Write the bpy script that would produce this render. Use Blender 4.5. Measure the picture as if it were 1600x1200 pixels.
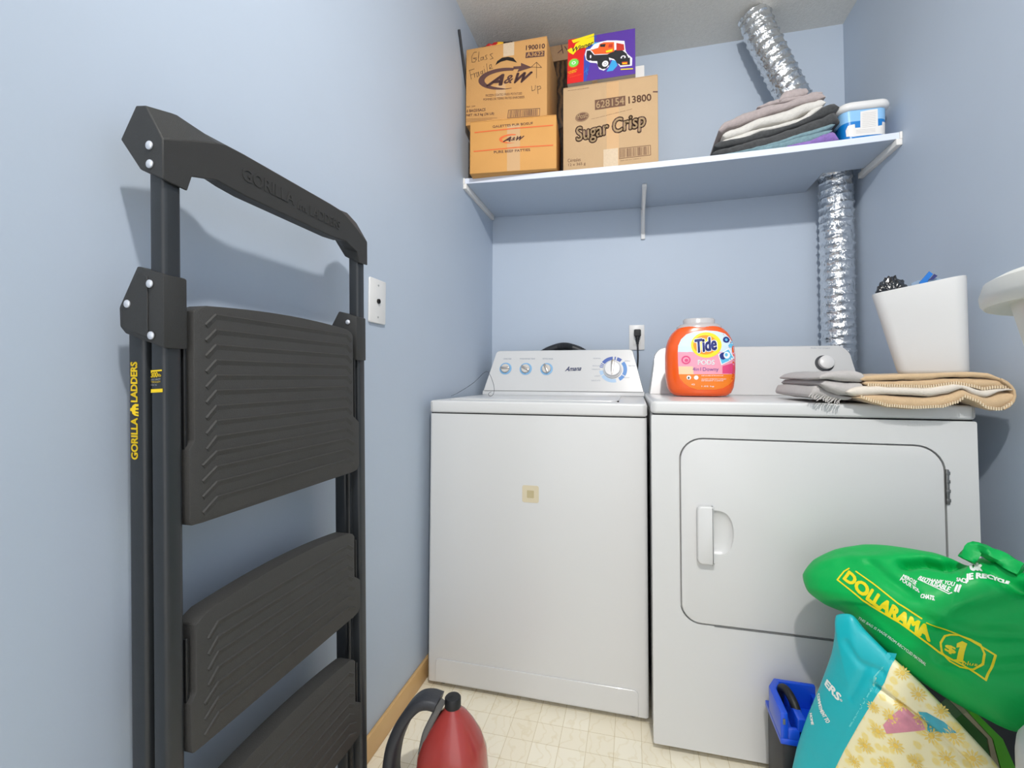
import bpy, bmesh, math, random
from mathutils import Vector, Matrix, noise
from mathutils.bvhtree import BVHTree
from mathutils.geometry import tessellate_polygon
random.seed(7)
S = bpy.context.scene
for _o in list(bpy.data.objects): bpy.data.objects.remove(_o)
COL = S.collection
PI = math.pi

# ------------------------------------------------------------------ camera
CAM = Vector((0.6744, -2.1312, 0.9874))
C_R = Vector((0.97166509, 0.2363465, 0.00269832))
C_U = Vector((0.00569749, -0.03483314, 0.9993769))
C_F = Vector((-0.23629322, 0.97104428, 0.03519273))
FPX, PPX, PPY = 710.83, 816.9, 564.27
cd = bpy.data.cameras.new('camera'); cam = bpy.data.objects.new('camera', cd); COL.objects.link(cam)
m3 = Matrix((C_R, C_U, -C_F)).transposed()
cam.matrix_world = Matrix.Translation(CAM) @ m3.to_4x4()
cd.sensor_width = 36.0; cd.lens = FPX * 36.0 / 1600
cd.shift_x = -(PPX - 800) / 1600; cd.shift_y = -(600 - PPY) / 1600
cd.clip_start = 0.02
S.camera = cam

# ------------------------------------------------------------------ light
w = bpy.data.worlds.new('world'); S.world = w; w.use_nodes = True
w.node_tree.nodes['Background'].inputs[0].default_value = (0.97, 0.98, 1.0, 1)
w.node_tree.nodes['Background'].inputs[1].default_value = 1.85
def lamp(kind, name, loc, energy, color=(1, 1, 1), **k):
    d = bpy.data.lights.new(name, kind); d.energy = energy; d.color = color
    for a, b in k.items(): setattr(d, a, b)
    o = bpy.data.objects.new(name, d); o.location = loc; COL.objects.link(o); return o
lamp('POINT', 'ceiling_bulb', (0.86, -2.24, 2.36), 13, (1.0, 0.975, 0.94), shadow_soft_size=0.05)
sp = lamp('SPOT', 'added_shadow_spot', (0.86, -2.26, 2.375), 92, (1.0, 0.98, 0.95), shadow_soft_size=0.035, spot_size=math.radians(124), spot_blend=1.0)  # added spot at the bulb, stands in for the strong directional light
sp.rotation_euler = (Vector((0.78, -.25, 1.05)) - sp.location).to_track_quat('-Z', 'Y').to_euler()
S.view_settings.view_transform = 'Standard'; S.view_settings.look = 'None'
S.view_settings.gamma = 1.0; S.view_settings.exposure = 0.0
S.view_settings.use_curve_mapping = False

# ------------------------------------------------------------------ helpers
def ray(px, py): return C_F + C_R * ((px - PPX) / FPX) + C_U * ((PPY - py) / FPX)
def pt(px, py, ax, v):
    """point of a real surface (plane x, y or z = v) that was measured at this pixel of the photograph"""
    d = ray(px, py); t = (v - CAM[ax]) / d[ax]; return CAM + d * t
def lin(c):
    if isinstance(c, str): c = [int(c[i:i + 2], 16) for i in (0, 2, 4)]
    r = []
    for x in c[:3]:
        x = x / 255.0; r.append(x / 12.92 if x <= .04045 else ((x + .055) / 1.055) ** 2.4)
    return (*r, 1.0)
MATS = {}
def mat(name, col, rough=.6, metal=0., bump=0., bscale=60., var=0., vscale=8., spec=.5, alpha=None, trans=0., sheen=0., coat=0., emit=None):
    if name in MATS: return MATS[name]
    m = bpy.data.materials.new(name); m.use_nodes = True; MATS[name] = m
    nt = m.node_tree; b = nt.nodes['Principled BSDF']
    c = lin(col)
    b.inputs['Base Color'].default_value = c; b.inputs['Roughness'].default_value = rough
    b.inputs['Metallic'].default_value = metal; b.inputs['Specular IOR Level'].default_value = spec
    if trans: b.inputs['Transmission Weight'].default_value = trans
    if sheen: b.inputs['Sheen Weight'].default_value = sheen
    if coat: b.inputs['Coat Weight'].default_value = coat
    tc = nt.nodes.new('ShaderNodeTexCoord')
    if var:
        n = nt.nodes.new('ShaderNodeTexNoise'); n.inputs['Scale'].default_value = vscale; n.inputs['Detail'].default_value = 5
        nt.links.new(tc.outputs['Object'], n.inputs['Vector'])
        r = nt.nodes.new('ShaderNodeMix'); r.data_type = 'RGBA'
        r.inputs[6].default_value = tuple(x * (1 - var) for x in c[:3]) + (1,)
        r.inputs[7].default_value = tuple(min(1, x * (1 + var)) for x in c[:3]) + (1,)
        nt.links.new(n.outputs['Fac'], r.inputs[0]); nt.links.new(r.outputs[2], b.inputs['Base Color'])
    if bump:
        n = nt.nodes.new('ShaderNodeTexNoise'); n.inputs['Scale'].default_value = bscale; n.inputs['Detail'].default_value = 4
        nt.links.new(tc.outputs['Object'], n.inputs['Vector'])
        bp = nt.nodes.new('ShaderNodeBump'); bp.inputs['Strength'].default_value = bump; bp.inputs['Distance'].default_value = .002
        nt.links.new(n.outputs['Fac'], bp.inputs['Height']); nt.links.new(bp.outputs['Normal'], b.inputs['Normal'])
    return m

MW = {}
def wmat(o): return MW.get(o.name, Matrix.Identity(4)) if o else Matrix.Identity(4)
def link(o, parent=None):
    COL.objects.link(o)
    if parent is not None: o.parent = parent
    MW[o.name] = wmat(parent) @ o.matrix_basis
    return o
def thing(name, label, cat, loc=(0, 0, 0), rz=0., rot=None, group=None):
    o = bpy.data.objects.new(name, None); o.empty_display_size = .05
    o.location = loc; o.rotation_euler = rot if rot else (0, 0, rz)
    bpy.context.view_layer.update()
    e = o.rotation_euler.to_matrix().to_4x4(); COL.objects.link(o)
    MW[o.name] = Matrix.Translation(Vector(loc)) @ e
    tag(o, label, cat, group); return o
def tag(o, label=None, cat=None, group=None, kind=None):
    if label: o['label'] = label
    if cat: o['category'] = cat
    if group: o['group'] = group
    if kind: o['kind'] = kind
    return o
def mesh(name, vs, fs, m, parent=None, local=False, smooth=False, mats=None, auto=None):
    """links ONE mesh object; vertices are world coordinates unless local (then the parent's)"""
    me = bpy.data.meshes.new(name); me.from_pydata([tuple(v) for v in vs], [], fs)
    return fin(name, me, m, parent, local, smooth, auto)
def fin(name, me, m, parent=None, local=False, smooth=False, auto=None):
    if not local and parent is not None: me.transform(wmat(parent).inverted())
    if isinstance(m, (list, tuple)):
        for x in m: me.materials.append(x)
    elif m: me.materials.append(m)
    if smooth or auto:
        me.shade_smooth()
        if auto: me.set_sharp_from_angle(angle=math.radians(auto))
    me.update()
    o = bpy.data.objects.new(name, me); return link(o, parent)
def frombm(name, bm, m, parent=None, local=False, smooth=False, auto=None):
    bmesh.ops.recalc_face_normals(bm, faces=bm.faces)
    me = bpy.data.meshes.new(name); bm.to_mesh(me); bm.free()
    return fin(name, me, m, parent, local, smooth, auto)
def add_box(bm, a, b, bev=0., seg=2):
    x0, y0, z0 = a; x1, y1, z1 = b
    t = bmesh.new()
    v = [t.verts.new(p) for p in ((x0,y0,z0),(x1,y0,z0),(x1,y1,z0),(x0,y1,z0),(x0,y0,z1),(x1,y0,z1),(x1,y1,z1),(x0,y1,z1))]
    for f in ((0,3,2,1),(4,5,6,7),(0,1,5,4),(1,2,6,5),(2,3,7,6),(3,0,4,7)): t.faces.new([v[i] for i in f])
    if bev: bmesh.ops.bevel(t, geom=list(t.edges), offset=bev, segments=seg, affect='EDGES', profile=.5)
    merge(bm, t)
def merge(bm, t, M=None):
    me = bpy.data.meshes.new('tmp'); t.to_mesh(me); t.free()
    if M: me.transform(M)
    bm.from_mesh(me); bpy.data.meshes.remove(me)
def box(name, a, b, m, parent=None, bev=0., local=False, auto=30, seg=2):
    bm = bmesh.new(); add_box(bm, a, b, bev, seg)
    return frombm(name, bm, m, parent, local, auto=auto if bev else None)
def prism_bm(poly, ax, lo, hi, bev=0., seg=2):
    """poly: 2-D points in the two axes other than ax; extruded lo..hi along ax"""
    t = bmesh.new()
    def P(p, h):
        if ax == 0: return (h, p[0], p[1])
        if ax == 1: return (p[0], h, p[1])
        return (p[0], p[1], h)
    a = [t.verts.new(P(p, lo)) for p in poly]; b = [t.verts.new(P(p, hi)) for p in poly]
    n = len(poly)
    t.faces.new(a); t.faces.new(b[::-1])
    for i in range(n): t.faces.new((a[i], b[i], b[(i + 1) % n], a[(i + 1) % n]))
    bmesh.ops.recalc_face_normals(t, faces=t.faces)
    if bev:
        es = [e for e in t.edges if len(e.link_faces) == 2 and e.calc_face_angle(0) > .35]
        bmesh.ops.bevel(t, geom=es, offset=bev, segments=seg, affect='EDGES', profile=.5)
    return t
def prism(name, poly, ax, lo, hi, m, parent=None, bev=0., local=False, auto=35, seg=2):
    bm = prism_bm(poly, ax, lo, hi, bev, seg)
    return frombm(name, bm, m, parent, local, auto=auto)
def rrect(x0, y0, x1, y1, r, n=6):
    if not isinstance(r, (list, tuple)): r = (r,) * 4
    P = []
    for (cx, cy, a0, rr) in ((x1 - r[0], y0 + r[0], -90, r[0]), (x1 - r[1], y1 - r[1], 0, r[1]), (x0 + r[2], y1 - r[2], 90, r[2]), (x0 + r[3], y0 + r[3], 180, r[3])):
        for i in range(n + 1):
            a = math.radians(a0 + 90 * i / n); P.append((cx + rr * math.cos(a), cy + rr * math.sin(a)))
    return P
def tube(bm, path, r, n=10, caps=True, rfun=None):
    path = [Vector(p) for p in path]; rings = []
    up = None
    for i, p in enumerate(path):
        d = (path[min(i + 1, len(path) - 1)] - path[max(i - 1, 0)]).normalized()
        if up is None: up = Vector((0, 0, 1)) if abs(d.z) < .9 else Vector((0, 1, 0))
        s = d.cross(up).normalized(); up = s.cross(d).normalized()
        ring = []
        for k in range(n):
            a = 2 * PI * k / n; rr = rfun(i, a) if rfun else r
            ring.append(bm.verts.new(p + (s * math.cos(a) + up * math.sin(a)) * rr))
        rings.append(ring)
    for a, b in zip(rings, rings[1:]):
        for k in range(n): bm.faces.new((a[k], a[(k + 1) % n], b[(k + 1) % n], b[k]))
    if caps: bm.faces.new(rings[0][::-1]); bm.faces.new(rings[-1])
def tubeobj(name, path, r, m, parent=None, n=10, local=False, rfun=None):
    bm = bmesh.new(); tube(bm, path, r, n, True, rfun); return frombm(name, bm, m, parent, local, auto=60)
def smoothpath(pts, k=8):
    pts = [Vector(p) for p in pts]; out = []
    for i in range(len(pts) - 1):
        p0 = pts[max(i - 1, 0)]; p1 = pts[i]; p2 = pts[i + 1]; p3 = pts[min(i + 2, len(pts) - 1)]
        for j in range(k):
            t = j / k
            out.append(.5 * ((2 * p1) + (-p0 + p2) * t + (2 * p0 - 5 * p1 + 4 * p2 - p3) * t * t + (-p0 + 3 * p1 - 3 * p2 + p3) * t ** 3))
    out.append(pts[-1]); return out
def lathe(bm, prof, axis_o, n=32, M=None, cap=True):
    """prof: (r, h) pairs; around local z; M places it"""
    rings = []
    for r, h in prof:
        rings.append([bm.verts.new((M or Matrix.Translation(axis_o)) @ Vector((r * math.cos(2*PI*k/n), r * math.sin(2*PI*k/n), h))) for k in range(n)])
    for a, b in zip(rings, rings[1:]):
        for k in range(n): bm.faces.new((a[k], a[(k + 1) % n], b[(k + 1) % n], b[k]))
    if cap: bm.faces.new(rings[0][::-1]); bm.faces.new(rings[-1])
def latheobj(name, prof, m, parent=None, n=32, M=None, local=False, loc=(0,0,0)):
    bm = bmesh.new(); lathe(bm, prof, Vector(loc), n, M); return frombm(name, bm, m, parent, local, auto=40)
def loft(name, secs, m, parent=None, local=False, auto=35, smooth=False, closed=True):
    bm = bmesh.new(); R = [[bm.verts.new(p) for p in s] for s in secs]; n = len(secs[0])
    for a, b in zip(R, R[1:]):
        for k in range(n): bm.faces.new((a[k], a[(k + 1) % n], b[(k + 1) % n], b[k]))
    if closed: bm.faces.new(R[0][::-1]); bm.faces.new(R[-1])
    return frombm(name, bm, m, parent, local, auto=auto)
TC = {}
def textmesh(s, bold=0.):
    """text outline as a flat mesh fitted to the unit square; returns verts, faces, natural aspect"""
    k = (s, bold)
    if k in TC: return TC[k]
    def grab(b):
        c = bpy.data.curves.new('t', 'FONT'); c.body = s; c.offset = b; c.resolution_u = 3
        o = bpy.data.objects.new('t', c); COL.objects.link(o)
        me = bpy.data.meshes.new_from_object(o)
        vs = [v.co.copy() for v in me.vertices]; fs = [tuple(p.vertices) for p in me.polygons]
        bpy.data.objects.remove(o); bpy.data.meshes.remove(me); bpy.data.curves.remove(c)
        return vs, fs
    out, fs = grab(bold); vs = grab(0.)[0]
    x0 = min(v.x for v in vs); x1 = max(v.x for v in vs); y0 = min(v.y for v in vs); y1 = max(v.y for v in vs)
    vs = [((v.x - x0) / (x1 - x0), (v.y - y0) / (y1 - y0)) for v in out]
    TC[k] = (vs, fs, (x1 - x0) / (y1 - y0)); return TC[k]
class Print:
    """flat print on a real face. frame: M maps (u, w, v) -> world, face is w = 0, outside is -w"""
    def __init__(s, M, off=.0005, surf=None, maxe=None):
        s.M = M; s.I = M.inverted(); s.off = off; s.L = {}; s.lay = 0; s.surf = surf; s.maxe = maxe
    def px(s, x, y):
        o = s.I @ CAM; d = s.I.to_3x3() @ ray(x, y); t = -o.y / d.y; p = o + d * t; return Vector((p.x, p.z))
    def add(s, m, vs, fs, lay=None):
        V, F = s.L.setdefault(m.name, ([], [])); b = len(V)
        l = s.lay if lay is None else lay
        V.extend([(v[0], -(s.off + l * .00025), v[1]) for v in vs]); F.extend([tuple(i + b for i in f) for f in fs])
    def poly(s, m, pts, lay=None, px=True):
        p = [s.px(*q) if px else Vector(q) for q in pts]
        tri = tessellate_polygon([[Vector((q.x, q.y, 0)) for q in p]])
        s.add(m, p, [tuple(t) for t in tri], lay)
    def line(s, m, pts, wid, lay=None, px=True, closed=False):
        p = [s.px(*q) if px else Vector(q) for q in pts]
        if closed: p = p + [p[0]]
        for a, b in zip(p, p[1:]):
            d = (b - a).normalized(); n = Vector((-d.y, d.x)) * wid / 2; e = d * wid * .3
            s.add(m, [a - e - n, b + e - n, b + e + n, a - e + n], [(0, 1, 2, 3)], lay)
    def text(s, m, st, bl, br, tl, bold=0., lay=None, px=True, grow=0.):
        a = s.px(*bl) if px else Vector(bl); b = s.px(*br) if px else Vector(br); c = s.px(*tl) if px else Vector(tl)
        U = b - a; W = c - a
        s.glyphs(m, st, lambda u, v: a + U * u + W * v, bold, lay, W.length)
    def glyphs(s, m, st, f, bold, lay, h, fill=True):
        """letters through any map f(u, v); bold strokes the outlines with width 2 * bold * letter height"""
        vs, fs, _ = textmesh(st, 0.); P = [f(u, v) for u, v in vs]
        if fill: s.add(m, P, fs, lay)
        if bold <= 0: return
        cnt = {}
        for q in fs:
            for i in range(len(q)):
                e = (q[i], q[(i + 1) % len(q)]); k = (min(e), max(e)); cnt[k] = cnt.get(k, 0) + 1
        wd = bold * h
        for (i, j), c_ in cnt.items():
            if c_ != 1: continue
            a, b = P[i], P[j]; d = b - a
            if d.length < 1e-7: continue
            d.normalize(); n = Vector((-d.y, d.x)) * wd; e = d * wd * .6
            s.add(m, [a - e - n * .6, a - n, b - n, b + e - n * .6, b + e + n * .6, b + n, a + n, a - e + n * .6], [(0, 1, 2, 3, 4, 5, 6, 7)], lay)
    def ellipse(s, m, c, rx, rz, lay=None, px=True, n=28, r0=0., a0=0, a1=360, rot=0):
        c = s.px(*c) if px else Vector(c)
        def q(a, k):
            x = rx * k * math.cos(a); z = rz * k * math.sin(a); return c + Vector((x * math.cos(rot) - z * math.sin(rot), x * math.sin(rot) + z * math.cos(rot)))
        A = [math.radians(a0 + (a1 - a0) * i / n) for i in range(n + 1)]
        vs = [q(a, 1) for a in A] + [q(a, r0) for a in A]
        s.add(m, vs, [(i, i + 1, n + 2 + i, n + 1 + i) for i in range(n)], lay)
    def build(s, name, parent, names=None):
        out = []
        for mn, (V, F) in s.L.items():
            W = [s.M @ Vector(v) for v in V]; nm = (names or {}).get(mn, name)
            if s.surf is None: o_ = mesh(nm, W, F, MATS[mn], parent); o_['kind'] = 'stuff'; out.append(o_); continue
            bm = bmesh.new(); vv = [bm.verts.new(p) for p in W]
            for f in F:
                try: bm.faces.new([vv[i] for i in f])
                except ValueError: pass
            bmesh.ops.triangulate(bm, faces=bm.faces)
            for _ in range(6):
                es = [e for e in bm.edges if e.calc_length() > s.maxe]
                if not es: break
                bmesh.ops.subdivide_edges(bm, edges=es, cuts=1); bmesh.ops.triangulate(bm, faces=bm.faces)
            nrm = (s.M.to_3x3() @ Vector((0, -1, 0))).normalized()
            for v in bm.verts:
                lay = -(s.I @ v.co).y
                h = s.surf.ray_cast(v.co + nrm * 1.0, -nrm)
                if h[0] is not None: v.co = h[0] + h[1] * lay if h[1].dot(nrm) > 0 else h[0] - h[1] * lay
            me = bpy.data.meshes.new(nm); bm.to_mesh(me); bm.free()
            o_ = fin(nm, me, MATS[mn], parent); o_['kind'] = 'stuff'; out.append(o_)
        return out
def frame(o, u, v):
    """matrix whose x = u, z = v, y = inward normal"""
    u = Vector(u).normalized(); v = Vector(v).normalized(); n = v.cross(u).normalized()
    M = Matrix((u, n, v)).transposed().to_4x4(); M.translation = Vector(o); return M
class BagPrint(Print):
    """aims each mark at the point of a curved surface where it was measured"""
    def px(s, x, y):
        h = s.surf.ray_cast(CAM, ray(x, y).normalized())
        if h[0] is None: return Print.px(s, x, y)
        q = s.I @ h[0]; return Vector((q.x, q.z))

# ------------------------------------------------------------------ room
W_, ZC, YB = 1.5408, 2.479, -3.4
def wall_mat():
    m = mat('blue_wall_paint', 'B9C5D4', rough=.55, bump=.10, bscale=110, var=.035, vscale=3.0); return m
def floor_mat():
    m = bpy.data.materials.new('vinyl_floor'); m.use_nodes = True; MATS['vinyl_floor'] = m
    nt = m.node_tree; N = nt.nodes; L = nt.links; b = N['Principled BSDF']; b.inputs['Roughness'].default_value = .35
    tc = N.new('ShaderNodeTexCoord'); mp = N.new('ShaderNodeMapping'); L.new(tc.outputs['Object'], mp.inputs[0])
    mp.inputs['Location'].default_value = (.03, .028, 0)
    br = N.new('ShaderNodeTexBrick'); L.new(mp.outputs[0], br.inputs['Vector'])
    br.offset = 0; br.squash = 1; br.inputs['Scale'].default_value = 1
    br.inputs['Brick Width'].default_value = .072; br.inputs['Row Height'].default_value = .072
    br.inputs['Mortar Size'].default_value = .0009; br.inputs['Mortar Smooth'].default_value = .4
    br.inputs['Color1'].default_value = lin('FFF7E2'); br.inputs['Color2'].default_value = lin('FAF0D8'); br.inputs['Mortar'].default_value = lin('DCCDA8')
    no = N.new('ShaderNodeTexNoise'); no.inputs['Scale'].default_value = 14; no.inputs['Detail'].default_value = 6; L.new(tc.outputs['Object'], no.inputs['Vector'])
    wv = N.new('ShaderNodeTexWave'); wv.inputs['Scale'].default_value = 9; wv.inputs['Distortion'].default_value = 14; wv.inputs['Detail'].default_value = 3; wv.inputs['Detail Scale'].default_value = 1.4; L.new(tc.outputs['Object'], wv.inputs['Vector'])
    rp = N.new('ShaderNodeValToRGB'); rp.color_ramp.elements[0].position = .0; rp.color_ramp.elements[0].color = (.88, .84, .74, 1); rp.color_ramp.elements[1].position = .12; rp.color_ramp.elements[1].color = (1, 1, 1, 1)
    L.new(wv.outputs['Fac'], rp.inputs[0])
    mx = N.new('ShaderNodeMix'); mx.data_type = 'RGBA'; mx.blend_type = 'MULTIPLY'; L.new(no.outputs['Fac'], mx.inputs[0]); L.new(br.outputs['Color'], mx.inputs[6]); L.new(rp.outputs[0], mx.inputs[7])
    L.new(mx.outputs[2], b.inputs['Base Color'])
    return m
def wood_mat(name, c1, c2, scale=6., dist=3., rough=.5):
    if name in MATS: return MATS[name]
    m = bpy.data.materials.new(name); m.use_nodes = True; MATS[name] = m
    nt = m.node_tree; N = nt.nodes; L = nt.links; b = N['Principled BSDF']; b.inputs['Roughness'].default_value = rough
    tc = N.new('ShaderNodeTexCoord'); wv = N.new('ShaderNodeTexWave'); wv.inputs['Scale'].default_value = scale; wv.inputs['Distortion'].default_value = dist
    wv.inputs['Detail'].default_value = 3; L.new(tc.outputs['Object'], wv.inputs['Vector'])
    r = N.new('ShaderNodeValToRGB'); r.color_ramp.elements[0].color = lin(c1); r.color_ramp.elements[1].color = lin(c2)
    L.new(wv.outputs['Fac'], r.inputs[0]); L.new(r.outputs[0], b.inputs['Base Color']); return m
WALL = wall_mat()
def struct(o): o['kind'] = 'structure'; return o
struct(box('floor', (-.1, YB, -.08), (W_ + .1, .1, 0), floor_mat()))
struct(box('ceiling', (-.1, YB, ZC), (W_ + .1, .1, ZC + .08), mat('popcorn_ceiling', 'E6E3DC', rough=.95, bump=1., bscale=160, var=.10, vscale=120)))
struct(box('wall_back', (-.1, 0, 0), (W_ + .1, .1, ZC), WALL))
struct(box('wall_left', (-.1, YB, 0), (0, 0, ZC), WALL))
struct(box('wall_right', (W_, YB, 0), (W_ + .1, 0, ZC), WALL))
BW = wood_mat('baseboard_wood', 'D8AE74', 'E8C794', 3., 2., .4)
for nm, a, b in (('baseboard_left', (0.0005, -3.3, 0.001), (.011, -.002, .063)), ('baseboard_right', (W_ - .011, -3.3, .001), (W_ - .0005, -.002, .063)), ('baseboard_back', (.012, -.011, .001), (W_ - .012, -.0005, .063))):
    struct(box(nm, a, b, BW, bev=.002))
# pencil marks and scratches on the left wall
WHT = mat('white_enamel', 'D7D7D6', rough=.28, spec=.5, coat=.1)
WPL = mat('white_plastic', 'E6E5E3', rough=.35)
DRK = mat('dark_gap', '17181A', rough=.8)
# ceiling lamp the room is lit by (behind the viewpoint)
cl = thing('ceiling_light', 'round flush white ceiling light above the doorway side of the room', 'ceiling light', (.86, -2.25, ZC))
latheobj('lamp_base', [(.001, 0), (.085, 0), (.085, -.02), (.04, -.03), (.035, -.045), (.001, -.045)], WPL, cl, M=Matrix.Translation((.86, -2.25, ZC - .0005)))

# ------------------------------------------------------------------ shelf
ZS, DS, TH = 1.7785, .4025, .0215
def sag(x): 
    t = (x - .02) / (W_ - .04); return -.013 * 4 * t * (1 - t)
BLUE = mat('shelf_blue_paint', 'B9C5D4', rough=.5, bump=.15, bscale=80)
EDGE = mat('shelf_edge_paint', 'DDE4F2', rough=.5)
sh = thing('wall_shelf', 'long blue painted board shelf above the washer and dryer, sagging under boxes', 'shelf', (.0, 0, ZS))
bm = bmesh.new(); n = 24; x0, x1 = .008, W_ - .008; nx = 1.385
def colm(x, yb):
    z = ZS + sag(x)
    return [bm.verts.new(p) for p in ((x, -DS + .004, z), (x, yb, z), (x, yb, z + TH), (x, -DS + .004, z + TH))]
xs = [x0 + (nx - x0) * i / n for i in range(n + 1)]
C = [colm(x, -.002) for x in xs]; bm.faces.new(C[0][::-1])
for a, b in zip(C, C[1:]):
    for k in range(4): bm.faces.new((a[k], b[k], b[(k + 1) % 4], a[(k + 1) % 4]))
bm.faces.new(C[-1])
C = [colm(x, -.185) for x in (nx, nx + .05, nx + .1, x1)]; bm.faces.new(C[0][::-1])
for a, b in zip(C, C[1:]):
    for k in range(4): bm.faces.new((a[k], b[k], b[(k + 1) % 4], a[(k + 1) % 4]))
bm.faces.new(C[-1])
frombm('shelf_board', bm, BLUE, sh)
bm = bmesh.new(); R = []
for i in range(31):
    x = x0 + (x1 - x0) * i / 30; z = ZS + sag(x)
    R.append([bm.verts.new(p) for p in ((x, -DS, z), (x, -DS + .004, z), (x, -DS + .004, z + TH), (x, -DS, z + TH))])
for a, b in zip(R, R[1:]):
    for k in range(4): bm.faces.new((a[k], b[k], b[(k + 1) % 4], a[(k + 1) % 4]))
bm.faces.new(R[0][::-1]); bm.faces.new(R[-1])
frombm('front_edge', bm, EDGE, sh)
CLEAT = mat('white_painted_wood', 'E9E6E1', rough=.5, var=.06, vscale=30)
box('side_cleat', (.0005, -DS - .002, ZS - .021), (.0145, -.02, ZS - .0005), CLEAT, sh, .001)
box('side_cleat', (.0005, -DS - .004, ZS - .001), (.0075, -.02, ZS + .0225), CLEAT, sh, .001)
box('side_cleat', (W_ - .018, -DS - .002, ZS - .021), (W_ - .0005, -.14, ZS - .0005), CLEAT, sh, .001)
box('side_cleat', (W_ - .0075, -DS - .004, ZS - .001), (W_ - .0005, -.14, ZS + .0225), CLEAT, sh, .001)
# metal bracket under the middle
br = thing('shelf_bracket', 'white metal bracket under the middle of the blue shelf', 'bracket', (.7215, 0, 1.62))
zb = ZS + sag(.72)
box('horizontal_arm', (.7125, -.268, zb - .012), (.7305, -.001, zb - .0008), WPL, br, .0015)
box('vertical_arm', (.7110, -.012, 1.617), (.7290, -.0008, zb - .013), WPL, br, .0015)
tp = [(-.235, zb - .012), (-.222, zb - .012), (-.0125, 1.655), (-.0125, 1.64)]
prism('brace', tp, 0, .7155, .7265, WPL, br, .001)

# ------------------------------------------------------------------ wall plates
def rr_plate(name, M, w, h, t, m, parent, bev=.002):
    bm = prism_bm(rrect(-w / 2, -h / 2, w / 2, h / 2, .004, 3), 1, -t, 0, bev, 2); 
    bmesh.ops.transform(bm, matrix=M, verts=bm.verts); return frombm(name, bm, m, parent, auto=40)
c = Vector((0.0006, -1.038, 1.1905))
wp = thing('cable_wall_plate', 'white wall plate with one black round socket, on left wall beside the ladder', 'wall plate', c)
Mx = frame(c, (0, 1, 0), (0, 0, 1))
if (Mx.to_3x3() @ Vector((0, -1, 0))).x < 0: Mx = frame(c, (0, -1, 0), (0, 0, 1))
rr_plate('plate', Mx, .079, .119, .006, WPL, wp)
latheobj('socket', [(.0065, 0), (.0065, .004), (.004, .004), (.004, .001)], DRK, wp, M=Mx @ Matrix.Translation((0, -.006, 0)) @ Matrix.Rotation(PI / 2, 4, 'X'), n=20)
for dz in (-.043, .043): latheobj('screw', [(.0028, 0), (.0028, .001), (.001, .0013)], mat('screw_metal', 'B9B9B6', rough=.35, metal=.6), wp, M=Mx @ Matrix.Translation((0, -.006, dz)) @ Matrix.Rotation(PI / 2, 4, 'X'), n=12)
c = Vector((.690, -.0006, 1.169)); Mb = frame(c, (1, 0, 0), (0, 0, 1))
op = thing('wall_outlet', 'white electrical outlet on back wall behind the washer', 'outlet', c)
rr_plate('plate', Mb, .068, .114, .006, WPL, op)
box('receptacle', (.674, -.009, 1.178), (.706, -.0062, 1.206), mat('outlet_face', 'E2E1DE', rough=.4), op, .003)
box('receptacle', (.674, -.009, 1.132), (.706, -.0062, 1.160), mat('outlet_face', 'E2E1DE', rough=.4), op, .003)
BLK = mat('black_rubber', '1A1B1D', rough=.5)
pc = thing('power_cord', 'black plug and cord in the white outlet, dropping behind the washer', 'power cord', (.692, -.03, 1.17))
prism('plug', rrect(.678, 1.172, .708, 1.204, .006, 4), 1, -.034, -.0098, BLK, pc, .003)
bm = bmesh.new()
for i in range(4): lathe(bm, [(.011 - .0018 * i, 0), (.011 - .0018 * i, -.0065), (.008 - .0016 * i, -.007), (.008 - .0016 * i, -.009)], (.693, -.024, 1.1715 - .009 * i), 14)
frombm('strain_relief', bm, BLK, pc, auto=40)
tubeobj('cord', smoothpath([(.693, -.024, 1.14), (.694, -.024, 1.11), (.693, -.026, 1.05), (.68, -.03, .9), (.66, -.03, .6)]), .0035, BLK, pc)

# ------------------------------------------------------------------ step ladder
LY, LS = -1.643, -.038
lad = thing('step_ladder', 'folded black three-step ladder leaning against the blue left wall', 'ladder', (.075, LY + .222, 0))
BP = mat('ladder_black_plastic', '333332', rough=.5, bump=.25, bscale=900, spec=.4)
BM_ = mat('ladder_black_metal', '2A2D30', rough=.38, bump=.05, bscale=400, spec=.5)
TR = mat('ladder_tread_plastic', '393836', rough=.62, bump=.35, bscale=700, var=.12, vscale=14)
YEL = mat('ladder_yellow_print', 'F2CE12', rough=.5); GREY_T = mat('grey_print', '9A9C9F', rough=.5)
RIV = mat('rivet_metal', 'D9DCE2', rough=.3, metal=.5)
def lw(bm):
    for v in bm.verts: v.co.y += LY + LS * v.co.z
    return bm
def lpart(name, bm, m, parent=lad, auto=35): return frombm(name, lw(bm), m, parent, auto=auto)
def rail(name, x0, x1, y0, y1, z0, z1, parent=lad):
    return lpart(name, prism_bm(rrect(x0, y0, x1, y1, .006, 4), 2, z0, z1), BM_, auto=40)
for (y0, y1) in ((0, .0245), (.4175, .442)):
    r = rail('front_rail', .0755, .1005, y0, y1, .022, 1.25)
    lpart('foot', prism_bm(rrect(.076, y0 - .003, .104, y1 + .003, .007, 3), 2, .0005, .045, .002), BLK)
    r = rail('rear_rail', .037, .066, y0 + .001, y1 - .001, .022, 1.06)
    lpart('foot', prism_bm(rrect(.034, y0 - .002, .069, y1 + .002, .007, 3), 2, .0005, .045, .002), BLK)
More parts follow.
